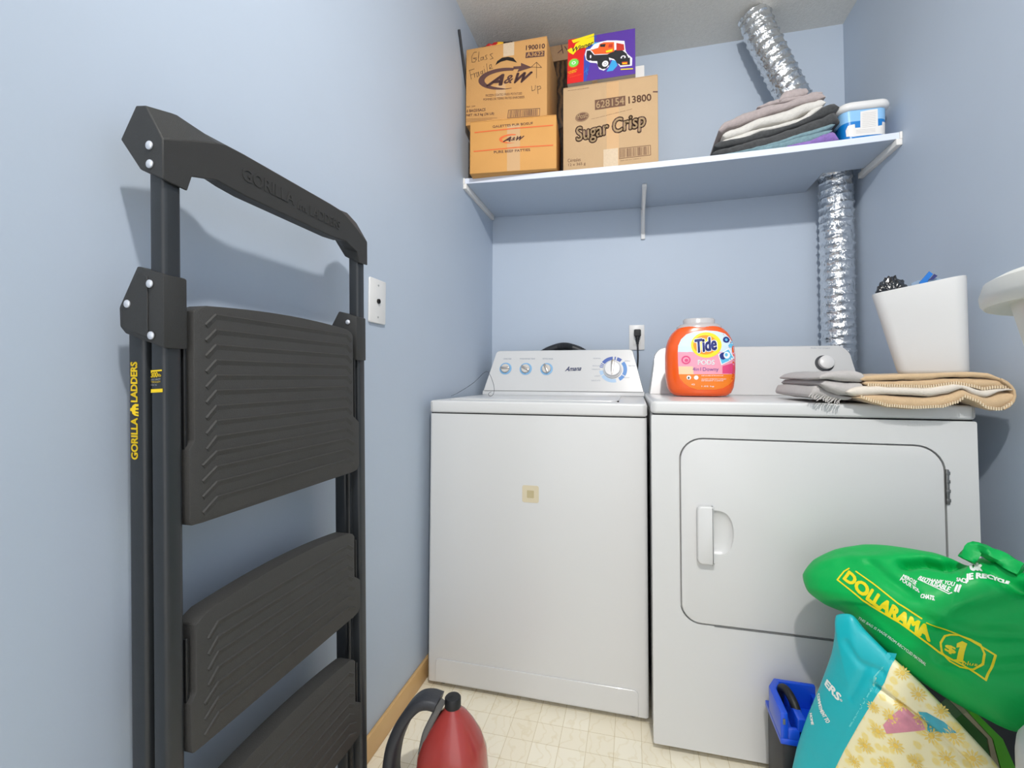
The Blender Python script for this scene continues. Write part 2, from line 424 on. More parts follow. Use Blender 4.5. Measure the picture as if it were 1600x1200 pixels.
# inner channel lip on the far rail
for y0, y1 in ((.409, .4172),):
    lpart('rail_channel', prism_bm([(.080, y0 + .003), (.0835, y0 + .003), (.0835, y1), (.080, y1)], 2, .03, .78), BM_)
for i, (y0, y1) in enumerate(((-.004, .0275), (.4035, .4385))):
    hexa = [(.031, 1.076), (.032, 1.051), (.041, 1.042), (.1045, 1.0222), (.1045, 1.1148), (.062, 1.1275)]
    hb = lpart('hinge_bracket', prism_bm(hexa, 1, y0, y1, .0022, 2), BP)
    inset = [(.037, 1.074), (.038, 1.053), (.0445, 1.0475), (.080, 1.036), (.080, 1.1125), (.0645, 1.119)]
    yo = y0 - .0012 if i == 0 else y1 + .0002
    lpart('face_rib', (lambda t: t)(prism_bm(inset, 1, yo, yo + .001, .0004, 1)), BP, hb)
    for (x, z) in ((.084, 1.1035), (.047, 1.0795), (.0855, 1.0385)):
        ys, sg = (y0 - .0010, -1) if i == 0 else (y0, -1)
        t = bmesh.new(); lathe(t, [(.0052, 0), (.0050, .0012), (.0032, .0024), (.0008, .003)], (0, 0, 0), 16, Matrix.Translation((x, ys, z)) @ Matrix.Rotation(PI / 2, 4, 'X'))
        lpart('rivet', t, RIV, hb)
# top handle, lofted across the ladder
def hsec(y, kind):
    if kind == 'end': P = [(.036, 1.291), (.062, 1.331), (.078, 1.329), (.105, 1.284), (.105, 1.233), (.068, 1.2495)]
    elif kind == 'a': P = [(.038, 1.296), (.061, 1.3385), (.080, 1.337), (.1055, 1.297), (.1055, 1.2305), (.070, 1.247)]
    elif kind == 'b': P = [(.042, 1.300), (.063, 1.3395), (.081, 1.338), (.1055, 1.3005), (.1055, 1.252), (.074, 1.262)]
    elif kind == 'c': P = [(.060, 1.305), (.070, 1.3335), (.083, 1.333), (.1055, 1.316), (.1055, 1.2635), (.082, 1.268)]
    elif kind == 'd': P = [(.078, 1.305), (.079, 1.3275), (.090, 1.3275), (.105, 1.3212), (.105, 1.2625), (.084, 1.2635)]
    else: P = [(.084, 1.300), (.084, 1.3265), (.094, 1.3265), (.105, 1.3225), (.105, 1.2605), (.084, 1.2605)]
    return [Vector((x, y + LY + LS * z, z)) for x, z in P]
ks = [(-.004, 'end'), (.0274, 'a'), (.0342, 'b'), (.072, 'c'), (.088, 'd'), (.12, 'm'), (.222, 'm')]
secs = [hsec(y, k) for y, k in ks] + [hsec(.442 - y, k) for y, k in ks[-2::-1]]
hd = loft('handle', secs, BP, lad, auto=25)
bev = hd.modifiers.new('b', 'BEVEL'); bev.width = .0016; bev.segments = 2; bev.limit_method = 'ANGLE'; bev.angle_limit = .4
for (x, z) in ((.0845, 1.2775), (.0850, 1.2540)):
    t = bmesh.new(); lathe(t, [(.0056, 0), (.0054, .0012), (.0034, .0026), (.0008, .0032)], (0, 0, 0), 16, Matrix.Translation((x, -.0045, z)) @ Matrix.Rotation(PI / 2, 4, 'X'))
    lpart('rivet', t, RIV, hd)
t = bmesh.new(); lathe(t, [(.0056, 0), (.0054, .0012), (.0034, .002), (.0008, .0022)], (0, 0, 0), 16, Matrix.Translation((.090, .4165, 1.25)) @ Matrix.Rotation(PI / 2, 4, 'X'))
lpart('rivet', t, mat('dark_rivet', '6E7072', rough=.35, metal=.6), hd)
def ladY(y, z): return y + LY + LS * z
# raised lettering along the bar and the maker's mark between the words
def raised(st, y0, y1, z0, z1, m=BP, par=hd, x=.105, h=.0012, name='raised_lettering'):
    vs, fs, _ = textmesh(st, .012); bm = bmesh.new()
    vv = [bm.verts.new((x, y0 + (y1 - y0) * v[0], z0 + (z1 - z0) * v[1])) for v in vs]
    for f in fs: bm.faces.new([vv[i] for i in f])
    r = bmesh.ops.extrude_face_region(bm, geom=list(bm.faces))
    for e in r['geom']:
        if isinstance(e, bmesh.types.BMVert): e.co.x += h
    return lpart(name, bm, m, par, auto=30)
raised('GORILLA', .115, .222, 1.2835, 1.303)
raised('LADDERS', .262, .348, 1.2805, 1.298)
APE = [(0, .1), (.05, .5), (.2, .75), (.38, .8), (.42, 1), (.62, 1), (.68, .82), (.86, .7), (1, .4), (.98, 0), (.8, 0), (.76, .35), (.66, .3), (.66, 0), (.52, 0), (.5, .38), (.4, .38), (.36, 0), (.22, 0), (.24, .4), (.16, .3), (.14, 0), (0, 0)]
bm = prism_bm([(.230 + .024 * p[0], 1.281 + .021 * p[1]) for p in APE], 0, .105, .1062)
lpart('raised_emblem', bm, BP, hd)
# steps
def step(ztop, zcor, zfl, zbot, full=True):
    yl, yr = .034, .3885
    arch = [(yl, zcor - .004), (yl + .008, zcor + .0005)] + [(yl + .02 + (yr - yl - .04) * i / 14, zcor + .003 + (ztop - zcor - .003) * math.sin(PI * (.06 + .88 * i / 14)) ** .8) for i in range(15)] + [(yr - .006, zcor + .0005), (yr, zcor - .006)]
    poly = arch + [(yr, zfl + .008), (.408, zfl - .006), (.408, zbot + .01), (.400, zbot + .001), (.385, zbot - .001), (.045, zbot - .001), (.0285, zbot), (.0265, zbot + .008), (.0265, zfl - .006), (yl, zfl + .004)]
    st = lpart('step', prism_bm(poly, 0, .074, .107, .0022, 2), TR)
    nr = int((zcor - .008 - zbot - .012) / .0205) + 1
    bm = bmesh.new()
    for i in range(nr):
        z = zbot + .030 + i * .0212
        if z > zcor - .004: break
        fl = .0 if z > zfl else .006
        pts = [(.050 - fl, z - .016), (.066, z), (.366, z), (.382 + fl, z - .012)]
        for a, b in zip(pts, pts[1:]):
            d = Vector((b[0] - a[0], b[1] - a[1])).normalized(); nn = Vector((-d.y, d.x))
            A = Vector(a); B = Vector(b); q = [A - nn * .0002, B - nn * .0002, B + nn * .0002, A + nn * .0002]
            lo = [(.107, (A - nn * .0075)), (.107, (B - nn * .0075)), (.1088, B - nn * .001), (.1088, A - nn * .001), (.107, A + nn * .0006), (.107, B + nn * .0006)]
            v = [bm.verts.new((x, p[0], p[1])) for x, p in lo]
            bm.faces.new((v[0], v[1], v[2], v[3])); bm.faces.new((v[3], v[2], v[5], v[4])); bm.faces.new((v[0], v[3], v[4])); bm.faces.new((v[1], v[5], v[2]))
    g = lpart('grip_ridges', bm, TR, st, auto=None); g['kind'] = 'stuff'
    lpart('side_flange', prism_bm([(.040, zbot + .004), (.099, zbot + .012), (.099, zcor - .02), (.060, zcor - .03), (.040, zfl)], 1, .0268, .031, .001, 1), BLK, st)  # flanges black, painting in the recess shade between step and rail
    lpart('side_flange', prism_bm([(.040, zbot + .004), (.099, zbot + .012), (.099, zcor - .02), (.060, zcor - .03), (.040, zfl)], 1, .4035, .4078, .001, 1), BLK, st)
    return st
step(1.091, 1.0785, .897, .790)
step(.677, .661, .562, .489)
step(.416, .400, .300, .228)
lpart('rear_crossbar', prism_bm(rrect(.044, .58, .058, .61, .004, 3), 1, .0225, .4195), BM_)
lpart('rear_crossbar', prism_bm(rrect(.044, .28, .058, .31, .004, 3), 1, .0225, .4195), BM_)
# print on the near rails: vertical maker's name with emblem, and the load label
Mn = frame((0, LY, 0), (1, 0, 0), (0, LS, 1))
def railprint(off): return Print(Matrix.Translation((0, off, 0)) @ Mn)
p = railprint(.001)
I3 = Mn
p.text(YEL, 'GORILLA', (.0545, .881), (.0545, .934), (.0440, .881), .05, px=False)
p.text(YEL, 'LADDERS', (.0545, .955), (.0545, 1.006), (.0440, .955), .05, px=False)
p.poly(YEL, [(.0565 - .0140 * q[1], .9365 + .016 * q[0]) for q in APE], px=False)
p.build('printed_lettering', lad)
p = railprint(0)
p.poly(YEL, [(.0785, .9955), (.0965, .9965), (.0965, .9945), (.0785, .9935)], px=False)
p.poly(YEL, [(.0785, .9715), (.0975, .9725), (.0975, .968), (.0785, .967)], px=False)
p.text(YEL, '300', (.0788, .9865), (.0895, .987), (.0788, .993), .05, px=False)
p.text(YEL, 'lb', (.0905, .9875), (.0950, .9877), (.0905, .991), .02, px=False)
p.text(GREY_T, 'LOAD CAPACITY', (.0788, .9825), (.0940, .983), (.0788, .9848), .02, px=False)
p.text(YEL, 'TYPE IA DUTY', (.0788, .9795), (.0940, .98), (.0788, .9815), 0, px=False)
p.text(GREY_T, '136 kg', (.0788, .9755), (.0880, .976), (.0788, .978), 0, px=False)
p.build('load_label', lad)

# ------------------------------------------------------------------ washer
def rotm(loc, rz): return Matrix.Translation(Vector(loc)) @ Matrix.Rotation(rz, 4, 'Z')
wa = thing('washing_machine', 'white top-loading washing machine with three small blue-ringed dials and one large dial', 'washing machine', (.0265, -.7560, 0), -.004)
Wd, Hs, Ht, Dp = .686, .871, .911, .655
L_ = dict(parent=wa, local=True)
bm = prism_bm(rrect(.001, .002, Wd - .001, Dp, .010, 4), 2, .018, Hs - .002); frombm('cabinet', bm, WHT, auto=35, **L_)
bm = prism_bm(rrect(0, 0, Wd, Dp, .012, 4), 2, Hs + .0012, Ht, .006, 3); frombm('top_panel', bm, WHT, auto=35, **L_)
box('seam_gasket', (.006, .006, Hs - .002), (Wd - .006, Dp - .01, Hs + .0013), DRK, **L_)
bm = prism_bm(rrect(.035, .070, .600, .455, .025, 5), 2, Ht - .001, Ht + .004, .0025, 2); frombm('lid', bm, WHT, auto=35, **L_)
box('lid_latch', (.598, .062, Ht + .0002), (.603, .092, Ht + .0030), DRK, **L_)
bm = prism_bm(rrect(.030, .022, Wd - .030, .092, (.001, .012, .012, .001), 4), 1, -.0012, .0025, .0010, 1); frombm('kick_panel', bm, WHT, auto=35, **L_)
for x in (.03, Wd - .06):
    for y in (.02, Dp - .06):
        bm = bmesh.new(); lathe(bm, [(.016, .0005), (.016, .012), (.006, .014), (.006, .019)], (x + .015, y + .02, 0), 14); frombm('levelling_foot', bm, BLK, auto=40, **L_)
# control console: side profile swept across with shouldered ends
def console(par, x0, x1, y0, y1, z0, z1, ytop, rad, inset, m, name='control_console', lip=.012):
    bm = bmesh.new()
    # outline in front view: trapezoid with rounded top corners
    P = [(x0, z0)]
    for i in range(9):
        a = PI - (PI / 2) * i / 8 ; P.append((x0 + inset + rad + rad * math.cos(a), z1 - rad + rad * math.sin(a)))
    for i in range(9):
        a = PI / 2 - (PI / 2) * i / 8; P.append((x1 - inset - rad + rad * math.cos(a), z1 - rad + rad * math.sin(a)))
    P.append((x1, z0))
    def yf(z): return y0 + (ytop - y0) * (z - z0) / (z1 - z0)
    cx = (x0 + x1) / 2
    F = [bm.verts.new((cx + (p[0] - cx) * .994, yf(p[1]), z0 + (p[1] - z0) * .985)) for p in P]
    G = [bm.verts.new((p[0], yf(p[1]) + .010, p[1])) for p in P]; B = [bm.verts.new((p[0], y1, p[1])) for p in P]
    bm.faces.new(F); bm.faces.new(B[::-1])
    for A, C in ((F, G), (G, B)):
        for k in range(len(P)): bm.faces.new((A[k], C[k], C[(k + 1) % len(P)], A[(k + 1) % len(P)]))
    return frombm(name, bm, m, par, True, auto=28)
cy0, cyt, cz0, cz1 = .535, .590, Ht + .018, 1.106
cn = console(wa, .002, Wd + .000, cy0, .652, cz0, cz1, cyt, .016, .040, WHT)
bm = prism_bm([(.532, Ht + .0006), (.650, Ht + .0006), (.650, Ht + .0178), (.541, Ht + .0178), (.536, Ht + .012)], 0, -.001, Wd + .002, .001); frombm('console_base', bm, mat('console_trim_grey', 'D9DADB', rough=.35), auto=35, **L_)
# print plane of the console face
o3 = wmat(wa) @ Vector((0, cy0, cz0)); u3 = wmat(wa).to_3x3() @ Vector((1, 0, 0)); v3 = wmat(wa).to_3x3() @ Vector((0, (cyt - cy0) / (cz1 - cz0) / .985, 1))
MC = frame(o3, u3, v3)
LB = mat('dial_light_blue', '86B7DF', rough=.4); MB_ = mat('dial_mid_blue', '3F86CF', rough=.4); DB = mat('dial_dark_blue', '1F4FA8', rough=.4); PB = mat('dial_pale_blue', 'A9C8E6', rough=.4)
INK = mat('panel_grey_ink', '8E96A5', rough=.5); NAVY = mat('navy_ink', '1F2F66', rough=.4)
CHR = mat('dial_chrome', 'C9C3BC', rough=.22, metal=.85); SIL = mat('dial_white', 'ECEBEA', rough=.3)
p = Print(MC)
for (a, b, st) in ((787, 799, 'LOAD SIZE'), (812, 836, 'WASH/RINSE TEMP'), (848, 864, 'EXTRA RINSE')):
    p.text(INK, st, (a, 561.5), (b, 561.8), (a, 559.5), .01)
p.text(NAVY, 'Amana', (883, 580), (907, 579), (886.5, 573), .03)
p.line(NAVY, [(883, 579.5), (888, 577.5)], .0012)
for (a, b, y, st) in ((927, 939, 561, 'NORMAL'), (926, 938, 572.5, 'REGULAR'), (925, 938, 578, 'HEAVY'), (929, 938, 588.5, 'LIGHT'), (924, 938, 595.5, 'DELICATE'), (976, 984, 565, 'SPIN'), (982, 993, 572.5, 'PERM PRESS'), (975, 984, 591, 'SOAK')):
    p.text(INK, st, (a, y), (b, y), (a, y - 1.8), .0)
c0 = (958, 577.3)
R0, R1 = .0570, .0420
for a0, a1, m in ((50, 72, DB), (78, 84, DB), (92, 145, DB), (150, 154, DB), (158, 162, DB), (166, 170, DB), (186, 208, PB), (212, 284, PB), (300, 326, MB_), (-30, 38, MB_)):
    p.ellipse(m, c0, R0, R0 * 1.0, n=14, r0=R1 / R0, a0=a0, a1=a1)
p.build('panel_print', wa)
def dial(px, py, r, ang, big=False):
    q = p.px(px, py); T = MC @ Matrix.Translation((q.x, -.0004, q.y)) @ Matrix.Rotation(PI / 2, 4, 'X')
    if not big:
        k = latheobj('dial', [(r, 0), (r, .001), (r * .72, .0012), (r * .72, .0006)], LB, wa, M=T, n=28)
        latheobj('dial_face', [(r * .70, .001), (r * .70, .009), (r * .6, .0115), (.0005, .0118)], mat('dial_cream', 'D8D2CA', rough=.3), k, M=T, n=24)
        bm = bmesh.new(); add_box(bm, (-r * .75, -.0045, .011), (r * .75, .0045, .019), .003, 2)
        bmesh.ops.transform(bm, matrix=T @ Matrix.Rotation(ang, 4, 'Z'), verts=bm.verts); frombm('dial_grip', bm, CHR, k, auto=40)
    else:
        k = latheobj('timer_knob', [(r, 0), (r * .98, .006), (r * .86, .010), (r * .84, .018), (r * .78, .021), (.0005, .0225)], SIL, wa, M=T, n=36)
        bm = bmesh.new()
        prof = [(-r * .8, 0), (-r * .3, .0055), (r * .75, .0065), (r * .95, .004), (r * .95, -.004), (r * .75, -.0065), (-r * .3, -.0055)]
        bm = prism_bm(prof, 2, .020, .0262, .0015); bmesh.ops.transform(bm, matrix=T @ Matrix.Rotation(ang, 4, 'Z'), verts=bm.verts)
        frombm('timer_pointer', bm, CHR, k, auto=40)
dial(790, 576, .0275, .0); dial(821.5, 576.5, .0275, -.5); dial(854, 576.7, .0275, 2.0)
dial(957, 577.5, .0385, PI / 2 - .05, True)
# sticker on the front
q = wmat(wa).inverted() @ Vector((.3650, -.757, .6285))
STK = mat('beige_sticker', 'D5C9AC', rough=.6); STK2 = mat('beige_sticker_centre', 'BDAF88', rough=.6)
bm = prism_bm(rrect(q.x - .026, .603, q.x + .026, .655, .006, 3), 1, .0012, .0019); frombm('sticker', bm, STK, auto=35, **L_)
bm = prism_bm(rrect(q.x - .011, .617, q.x + .011, .640, .002, 2), 1, .0008, .0011); frombm('sticker_centre', bm, STK2, auto=35, **L_)
# hose behind, stray wire
hs = thing('drain_hose', 'black corrugated hose arching up behind the washer controls', 'hose', (.37, -.07, .6))
hp = smoothpath([(.19, -.055, .70), (.20, -.06, .95), (.245, -.065, 1.075), (.33, -.07, 1.123), (.40, -.07, 1.123), (.475, -.065, 1.08), (.52, -.06, .97), (.53, -.055, .70)], 22)
tubeobj('hose', hp, .017, mat('black_hose', '26282B', rough=.45), hs, 14, rfun=lambda i, a: .0165 + (.0022 if i % 2 else 0))
wr = thing('loose_wire', 'thin bent grey wire lying across left end of the washer top', 'wire', (.12, -.5, .916))
tubeobj('wire', smoothpath([(.0035, -.52, .9155), (.03, -.51, .929), (.0859, -.5, .9658), (.129, -.5, 1.0046), (.1467, -.5, 1.0022), (.1645, -.5, .9615), (.1671, -.5, .9328), (.160, -.5, .919), (.150, -.5, .9165), (.142, -.49, .925), (.150, -.48, .932)], 6), .0009, mat('wire_grey', '4A5058', rough=.4, metal=.5), wr, 6)

# ------------------------------------------------------------------ dryer
dr = thing('clothes_dryer', 'white front-loading clothes dryer with rounded rectangular door, right of the washer', 'dryer', (.7199, -.8419, 0), .0034)
Wd, Hs, Ht, Dp = .737, .888, .924, .68
L_ = dict(parent=dr, local=True)
DM = (.075, .345, .668, .824)    # door outline x0 z0 x1 z1
outer = rrect(.001, .018, Wd - .001, Hs - .002, .004, 2); hole = rrect(DM[0] - .0042, DM[1] - .0036, DM[2] + .0042, DM[3] + .0042, (.052, .062, .062, .052), 8)
# front sheet with the door opening, closed behind by the body box
bm = bmesh.new()
def ring(b, P, y): return [b.verts.new((p_[0], y, p_[1])) for p_ in P]
oR = ring(bm, outer, .0); hR = ring(bm, hole, .0); hB = ring(bm, hole, .016)
es = []
for rg in (oR, hR):
    for i in range(len(rg)): es.append(bm.edges.new((rg[i], rg[(i + 1) % len(rg)])))
bmesh.ops.triangle_fill(bm, edges=es, use_beauty=True)
for i in range(len(hR)): j = (i + 1) % len(hR); bm.faces.new((hR[i], hR[j], hB[j], hB[i]))
bm.faces.new(hB)
oB = ring(bm, outer, Dp)
for i in range(len(oR)): j = (i + 1) % len(oR); bm.faces.new((oR[i], oR[j], oB[j], oB[i]))
bm.faces.new(oB)
frombm('cabinet', bm, WHT, auto=35, **L_)
bm = prism_bm(rrect(DM[0], DM[1], DM[2], DM[3], (.048, .058, .058, .048), 8), 1, -.0015, .014, .003, 3)
door = frombm('door', bm, WHT, auto=35, **L_)
bm = prism_bm(rrect(0, -.001, Wd, Dp, .012, 4), 2, Hs + .0014, Ht, .007, 3); frombm('top_panel', bm, WHT, auto=35, **L_)
box('seam_gasket', (.006, .006, Hs - .002), (Wd - .006, Dp - .01, Hs + .0015), DRK, **L_)
for x in (.03, Wd - .06):
    for y in (.02, Dp - .06):
        bm = bmesh.new(); lathe(bm, [(.016, .0005), (.016, .012), (.006, .014), (.006, .019)], (x + .015, y + .02, 0), 14); frombm('levelling_foot', bm, BLK, auto=40, **L_)
# panel seam running left-right under the door
box('lower_seam', (DM[0] + .08, -.0002, DM[1] - .0052), (Wd - .002, .0012, DM[1] - .0036), mat('seam_grey', '7D7F80', rough=.6), **L_)
# door pull: a raised grip beside a dished cup
hx0, hx1, hz0, hz1 = .1135, .1545, .503, .6515
def dpart(name, bm, m, auto=35): return frombm(name, bm, m, door, True, auto=auto)
dpart('handle', prism_bm(rrect(hx0, hz0, hx1, hz1, (.002, .002, .012, .012), 4), 1, -.017, -.0012, .004, 3), WHT)
cz = (.528 + .6385) / 2
# real recess: cut the bowl out of the door with a boolean
cut = bmesh.new(); prevr = None
rings = []
for (k, y) in ((1.02, -.006), (1.0, -.0012), (.93, .003), (.78, .0070), (.5, .0090), (.06, .0095)):
    P = []
    for i in range(25):
        a = -PI / 2 + PI * i / 24; P.append((hx1 - .003 + .053 * k * max(0, math.cos(a)) ** .55, y, cz + .057 * k * math.sin(a)))
    P += [(hx1 - .020, y, cz + .057 * k), (hx1 - .020, y, cz - .057 * k)]
    rings.append([cut.verts.new(q_) for q_ in P])
for A, B in zip(rings, rings[1:]):
    for i in range(len(A)): j = (i + 1) % len(A); cut.faces.new((A[i], A[j], B[j], B[i]))
cut.faces.new(rings[0][::-1]); cut.faces.new(rings[-1])
bmesh.ops.recalc_face_normals(cut, faces=cut.faces)
mc = bpy.data.meshes.new('cut'); cut.to_mesh(mc); cut.free(); co = bpy.data.objects.new('cut', mc); COL.objects.link(co); co.parent = dr
md = door.modifiers.new('b', 'BOOLEAN'); md.operation = 'DIFFERENCE'; md.object = co; md.solver = 'EXACT'
bpy.context.view_layer.update(); dg = bpy.context.evaluated_depsgraph_get()
nm_ = bpy.data.meshes.new_from_object(door.evaluated_get(dg)); door.modifiers.clear(); door.data = nm_
nm_.shade_smooth(); nm_.set_sharp_from_angle(angle=math.radians(30)); bpy.data.objects.remove(co)
HNG = mat('hinge_metal', '8C8C8A', rough=.3, metal=.8)
hg = box('hinge', (.6705, -.004, .690), (.6765, .002, .772), HNG, parent=dr, local=True, bev=.001)
for z in (.700, .722, .744, .764): box('hinge_knuckle', (.6690, -.006, z - .004), (.6775, -.003, z + .004), HNG, parent=hg, local=True, bev=.001)
cy0, cyt, cz0, cz1 = .525, .575, Ht + .0008, 1.106
console(dr, .016, .734, cy0, .662, cz0, cz1, cyt, .045, .020, WHT)
o3 = wmat(dr) @ Vector((0, cy0, cz0)); u3 = wmat(dr).to_3x3() @ Vector((1, 0, 0)); v3 = wmat(dr).to_3x3() @ Vector((0, (cyt - cy0) / (cz1 - cz0) / .985, 1))
MD = frame(o3, u3, v3); p = Print(MD)
p.text(INK, 'PUSH TO START', (1267, 544.8), (1297, 545.2), (1267, 543), 0)
p.text(mat('black_ink', '26262A', rough=.5), 'START', (1279, 594), (1290, 594), (1279, 590), .02)
p.build('panel_print', dr)
q = p.px(1288, 568); T = MD @ Matrix.Translation((q.x, -.0004, q.y)) @ Matrix.Rotation(PI / 2, 4, 'X')
k = latheobj('knob_recess', [(.0305, 0), (.0305, .0008), (.024, .0012), (.024, .0002)], mat('knob_ring_dark', '3A3C40', rough=.4), dr, M=T, n=36)
q = p.px(1290, 567); T = MD @ Matrix.Translation((q.x, -.0004, q.y)) @ Matrix.Rotation(PI / 2, 4, 'X')
latheobj('knob', [(.0245, 0), (.0240, .014), (.019, .017), (.0005, .0175)], SIL, k, M=T, n=32)

# ------------------------------------------------------------------ foil duct
FOIL = mat('foil', 'E4E6E8', rough=.20, metal=.97, bump=.9, bscale=48)
FOIL.node_tree.nodes['Bump'].inputs['Distance'].default_value = .010
dp_ = smoothpath([(1.464, -.085, .12), (1.464, -.085, .5), (1.464, -.088, 1.0), (1.465, -.09, 1.5), (1.463, -.095, 1.72), (1.452, -.105, 1.84), (1.40, -.125, 1.94), (1.312, -.135, 2.10), (1.235, -.14, 2.28), (1.19, -.14, 2.39), (1.165, -.14, 2.474)], 14)
# resample to equal steps
acc = [dp_[0]]; step_ = .0045
cur = dp_[0]
for q in dp_[1:]:
    while (q - cur).length > step_:
        cur = cur + (q - cur).normalized() * step_; acc.append(cur.copy())
def dr_r(i, a):
    ph = (i * step_ / .0325 + a / (2 * PI)) % 1.0
    rib = .0032 * math.exp(-((ph - .5) / .07) ** 2); fold = -.0030 * math.sin(PI * ((ph + .5) % 1.0)) ** .7
    n = noise.noise(Vector((math.cos(a) * 3.2, math.sin(a) * 3.2, i * .09))) * .0014 + noise.noise(Vector((math.cos(a) * 5 + 5 + i * .16, math.sin(a) * 5, i * .30))) * .0022
    return .0605 + rib + fold + n
du = thing('foil_duct', 'crinkled silver foil dryer duct running from behind the dryer up through the shelf', 'duct', (1.464, -.085, .12))
tubeobj('duct_sleeve', acc, .06, FOIL, du, 40, rfun=dr_r)
latheobj('duct_elbow', [(.055, 0), (.056, .02), (.062, .03), (.062, .12)], mat('galvanised', 'A9ADB0', rough=.35, metal=.9), du, M=Matrix.Translation((1.464, -.085, .001)))

# ------------------------------------------------------------------ detergent tub
tb = thing('detergent_tub', 'orange plastic tub of laundry pods with clear lid standing on the dryer', 'tub', (.888, -.49, .925))
ORG = mat('orange_plastic', 'F45E14', rough=.25, spec=.55, coat=.3)
def sup(rx, ry, z, n=44, e=3.2, cx=.888, cy=-.49):
    o = []
    for i in range(n):
        a = 2 * PI * i / n; ca, sa = math.cos(a), math.sin(a)
        o.append(Vector((cx + rx * math.copysign(abs(ca) ** (2 / e), ca), cy + ry * math.copysign(abs(sa) ** (2 / e), sa), z)))
    return o
prof = [(.060, .930 - .004, .040), (.080, .9275, .048), (.094, .938, .055), (.101, .955, .058), (.1055, .985, .060), (.107, 1.02, .0605), (.107, 1.06, .0605), (.1045, 1.09, .060), (.098, 1.115, .058), (.088, 1.135, .056), (.074, 1.150, .053), (.060, 1.158, .050), (.055, 1.160, .048)]
loft('tub_body', [sup(r * 1.035, d, z, cx=.891, e=3.4 if z < 1.1 else 2.8) for r, z, d in prof], ORG, tb, auto=60)
LIDM = mat('clear_frosted_lid', 'E6E4E4', rough=.18, trans=.35, spec=.6)
loft('tub_lid', [sup(r * 1.035, d, z, cx=.891, e=2.3) for r, z, d in [(.0700, 1.153, .052), (.0690, 1.160, .051), (.060, 1.1665, .047), (.050, 1.1685, .042), (.0485, 1.171, .041), (.049, 1.183, .041), (.046, 1.186, .039)]], LIDM, tb, auto=50)
bmT = bmesh.new()
for o_ in tb.children: 
    if o_.name.startswith('tub_body'): bmT.from_mesh(o_.data)
bmesh.ops.transform(bmT, matrix=wmat(tb), verts=bmT.verts)
bvT = BVHTree.FromBMesh(bmT); bmT.free()
P_ = BagPrint(frame((.888, -.56, 1.04), (1, 0, 0), (0, 0, 1)), off=.0004, surf=bvT, maxe=.012)
def tz(x, y): return (1030 + x / 8.0, 480 + y / 8.0)
PK = mat('label_pink', 'F3A3B8', rough=.35); LBL = mat('label_sky', 'D6E9F5', rough=.35); LOR = mat('label_orange', 'F58423', rough=.35); LYE = mat('label_yellow', 'FBE32A', rough=.35)
LO2 = mat('label_deep_orange', 'F59A1B', rough=.35); NV = mat('label_navy', '22307E', rough=.35); RS = mat('label_rose', 'E2487F', rough=.35); WT = mat('print_white', 'F8F8F8', rough=.4); CY = mat('label_cyan', '63BFE6', rough=.35); PCH = mat('label_peach', 'F9D3A8', rough=.35); PUR = mat('label_purple', '6B3F91', rough=.35)
P_.poly(LOR, [tz(*q) for q in ((245, 838), (945, 838), (930, 900), (880, 960), (800, 1010), (700, 1030), (480, 1030), (380, 1000), (310, 950), (262, 890))], 0)
P_.poly(LBL, [tz(*q) for q in ((232, 560), (238, 480), (275, 400), (340, 340), (440, 305), (580, 290), (720, 300), (820, 330), (890, 400), (930, 480), (942, 580))], 0)
P_.poly(PK, [tz(*q) for q in ((232, 560), (942, 560), (945, 740), (940, 838), (245, 838), (236, 700))], 0)
P_.poly(PCH, [tz(*q) for q in ((240, 740), (420, 740), (430, 838), (245, 838))], 1)
P_.poly(RS, [tz(*q) for q in ((790, 735), (944, 690), (942, 830), (790, 830))], 1)
P_.poly(CY, [tz(*q) for q in ((860, 480), (910, 420), (935, 500), (880, 510))], 1)
s8 = .00023
P_.ellipse(LYE, tz(588, 472), 205 * s8, 182 * s8, 2); P_.ellipse(LO2, tz(575, 470), 160 * s8, 138 * s8, 3); P_.ellipse(LYE, tz(575, 470), 100 * s8, 86 * s8, 4)
P_.text(WT, 'Tide', tz(455, 572), tz(715, 528), tz(447, 412), .10, 5); P_.text(NV, 'Tide', tz(455, 572), tz(715, 528), tz(447, 412), .045, 6)
P_.text(WT, 'PODS', tz(484, 718), tz(690, 718), tz(484, 660), .05, 4)
P_.text(PUR, '4in1', tz(418, 795), tz(522, 795), tz(418, 752), .0, 4); P_.text(PUR, 'Downy', tz(545, 812), tz(742, 812), tz(545, 752), .0, 4)
P_.ellipse(RS, tz(335, 660), 62 * s8, 62 * s8, 3); P_.ellipse(PK, tz(335, 660), 42 * s8, 40 * s8, 4); P_.ellipse(RS, tz(340, 665), 26 * s8, 24 * s8, 5)
P_.ellipse(NV, tz(836, 408), 46 * s8, 44 * s8, 3); P_.ellipse(CY, tz(836, 408), 20 * s8, 20 * s8, 4)
P_.poly(WT, [tz(*q) for q in ((735, 590), (868, 512), (938, 640), (775, 725))], 3)
P_.poly(CY, [tz(*q) for q in ((748, 596), (864, 528), (924, 640), (782, 710))], 4)
P_.ellipse(NV, tz(795, 610), 45 * s8, 50 * s8, 5); P_.ellipse(WT, tz(842, 600), 44 * s8, 48 * s8, 6); P_.ellipse(CY, tz(835, 595), 20 * s8, 24 * s8, 7)
for cx_ in (370, 462): P_.ellipse(WT, tz(cx_, 880), 30 * s8, 30 * s8, 2)
BI = mat('black_ink', '26262A', rough=.5)
P_.ellipse(BI, tz(368, 884), 11 * s8, 17 * s8, 3)
for (y, a, b, st) in ((862, 528, 800, 'KEEP CLOSED AFTER EACH USE'), (905, 528, 835, 'LAUNDRY DETERGENT CAPSULES'), (925, 528, 800, 'DETERGENT A LESSIVE')):
    P_.text(WT, st, tz(a, y), tz(b, y), tz(a, y - 14), .0, 2)
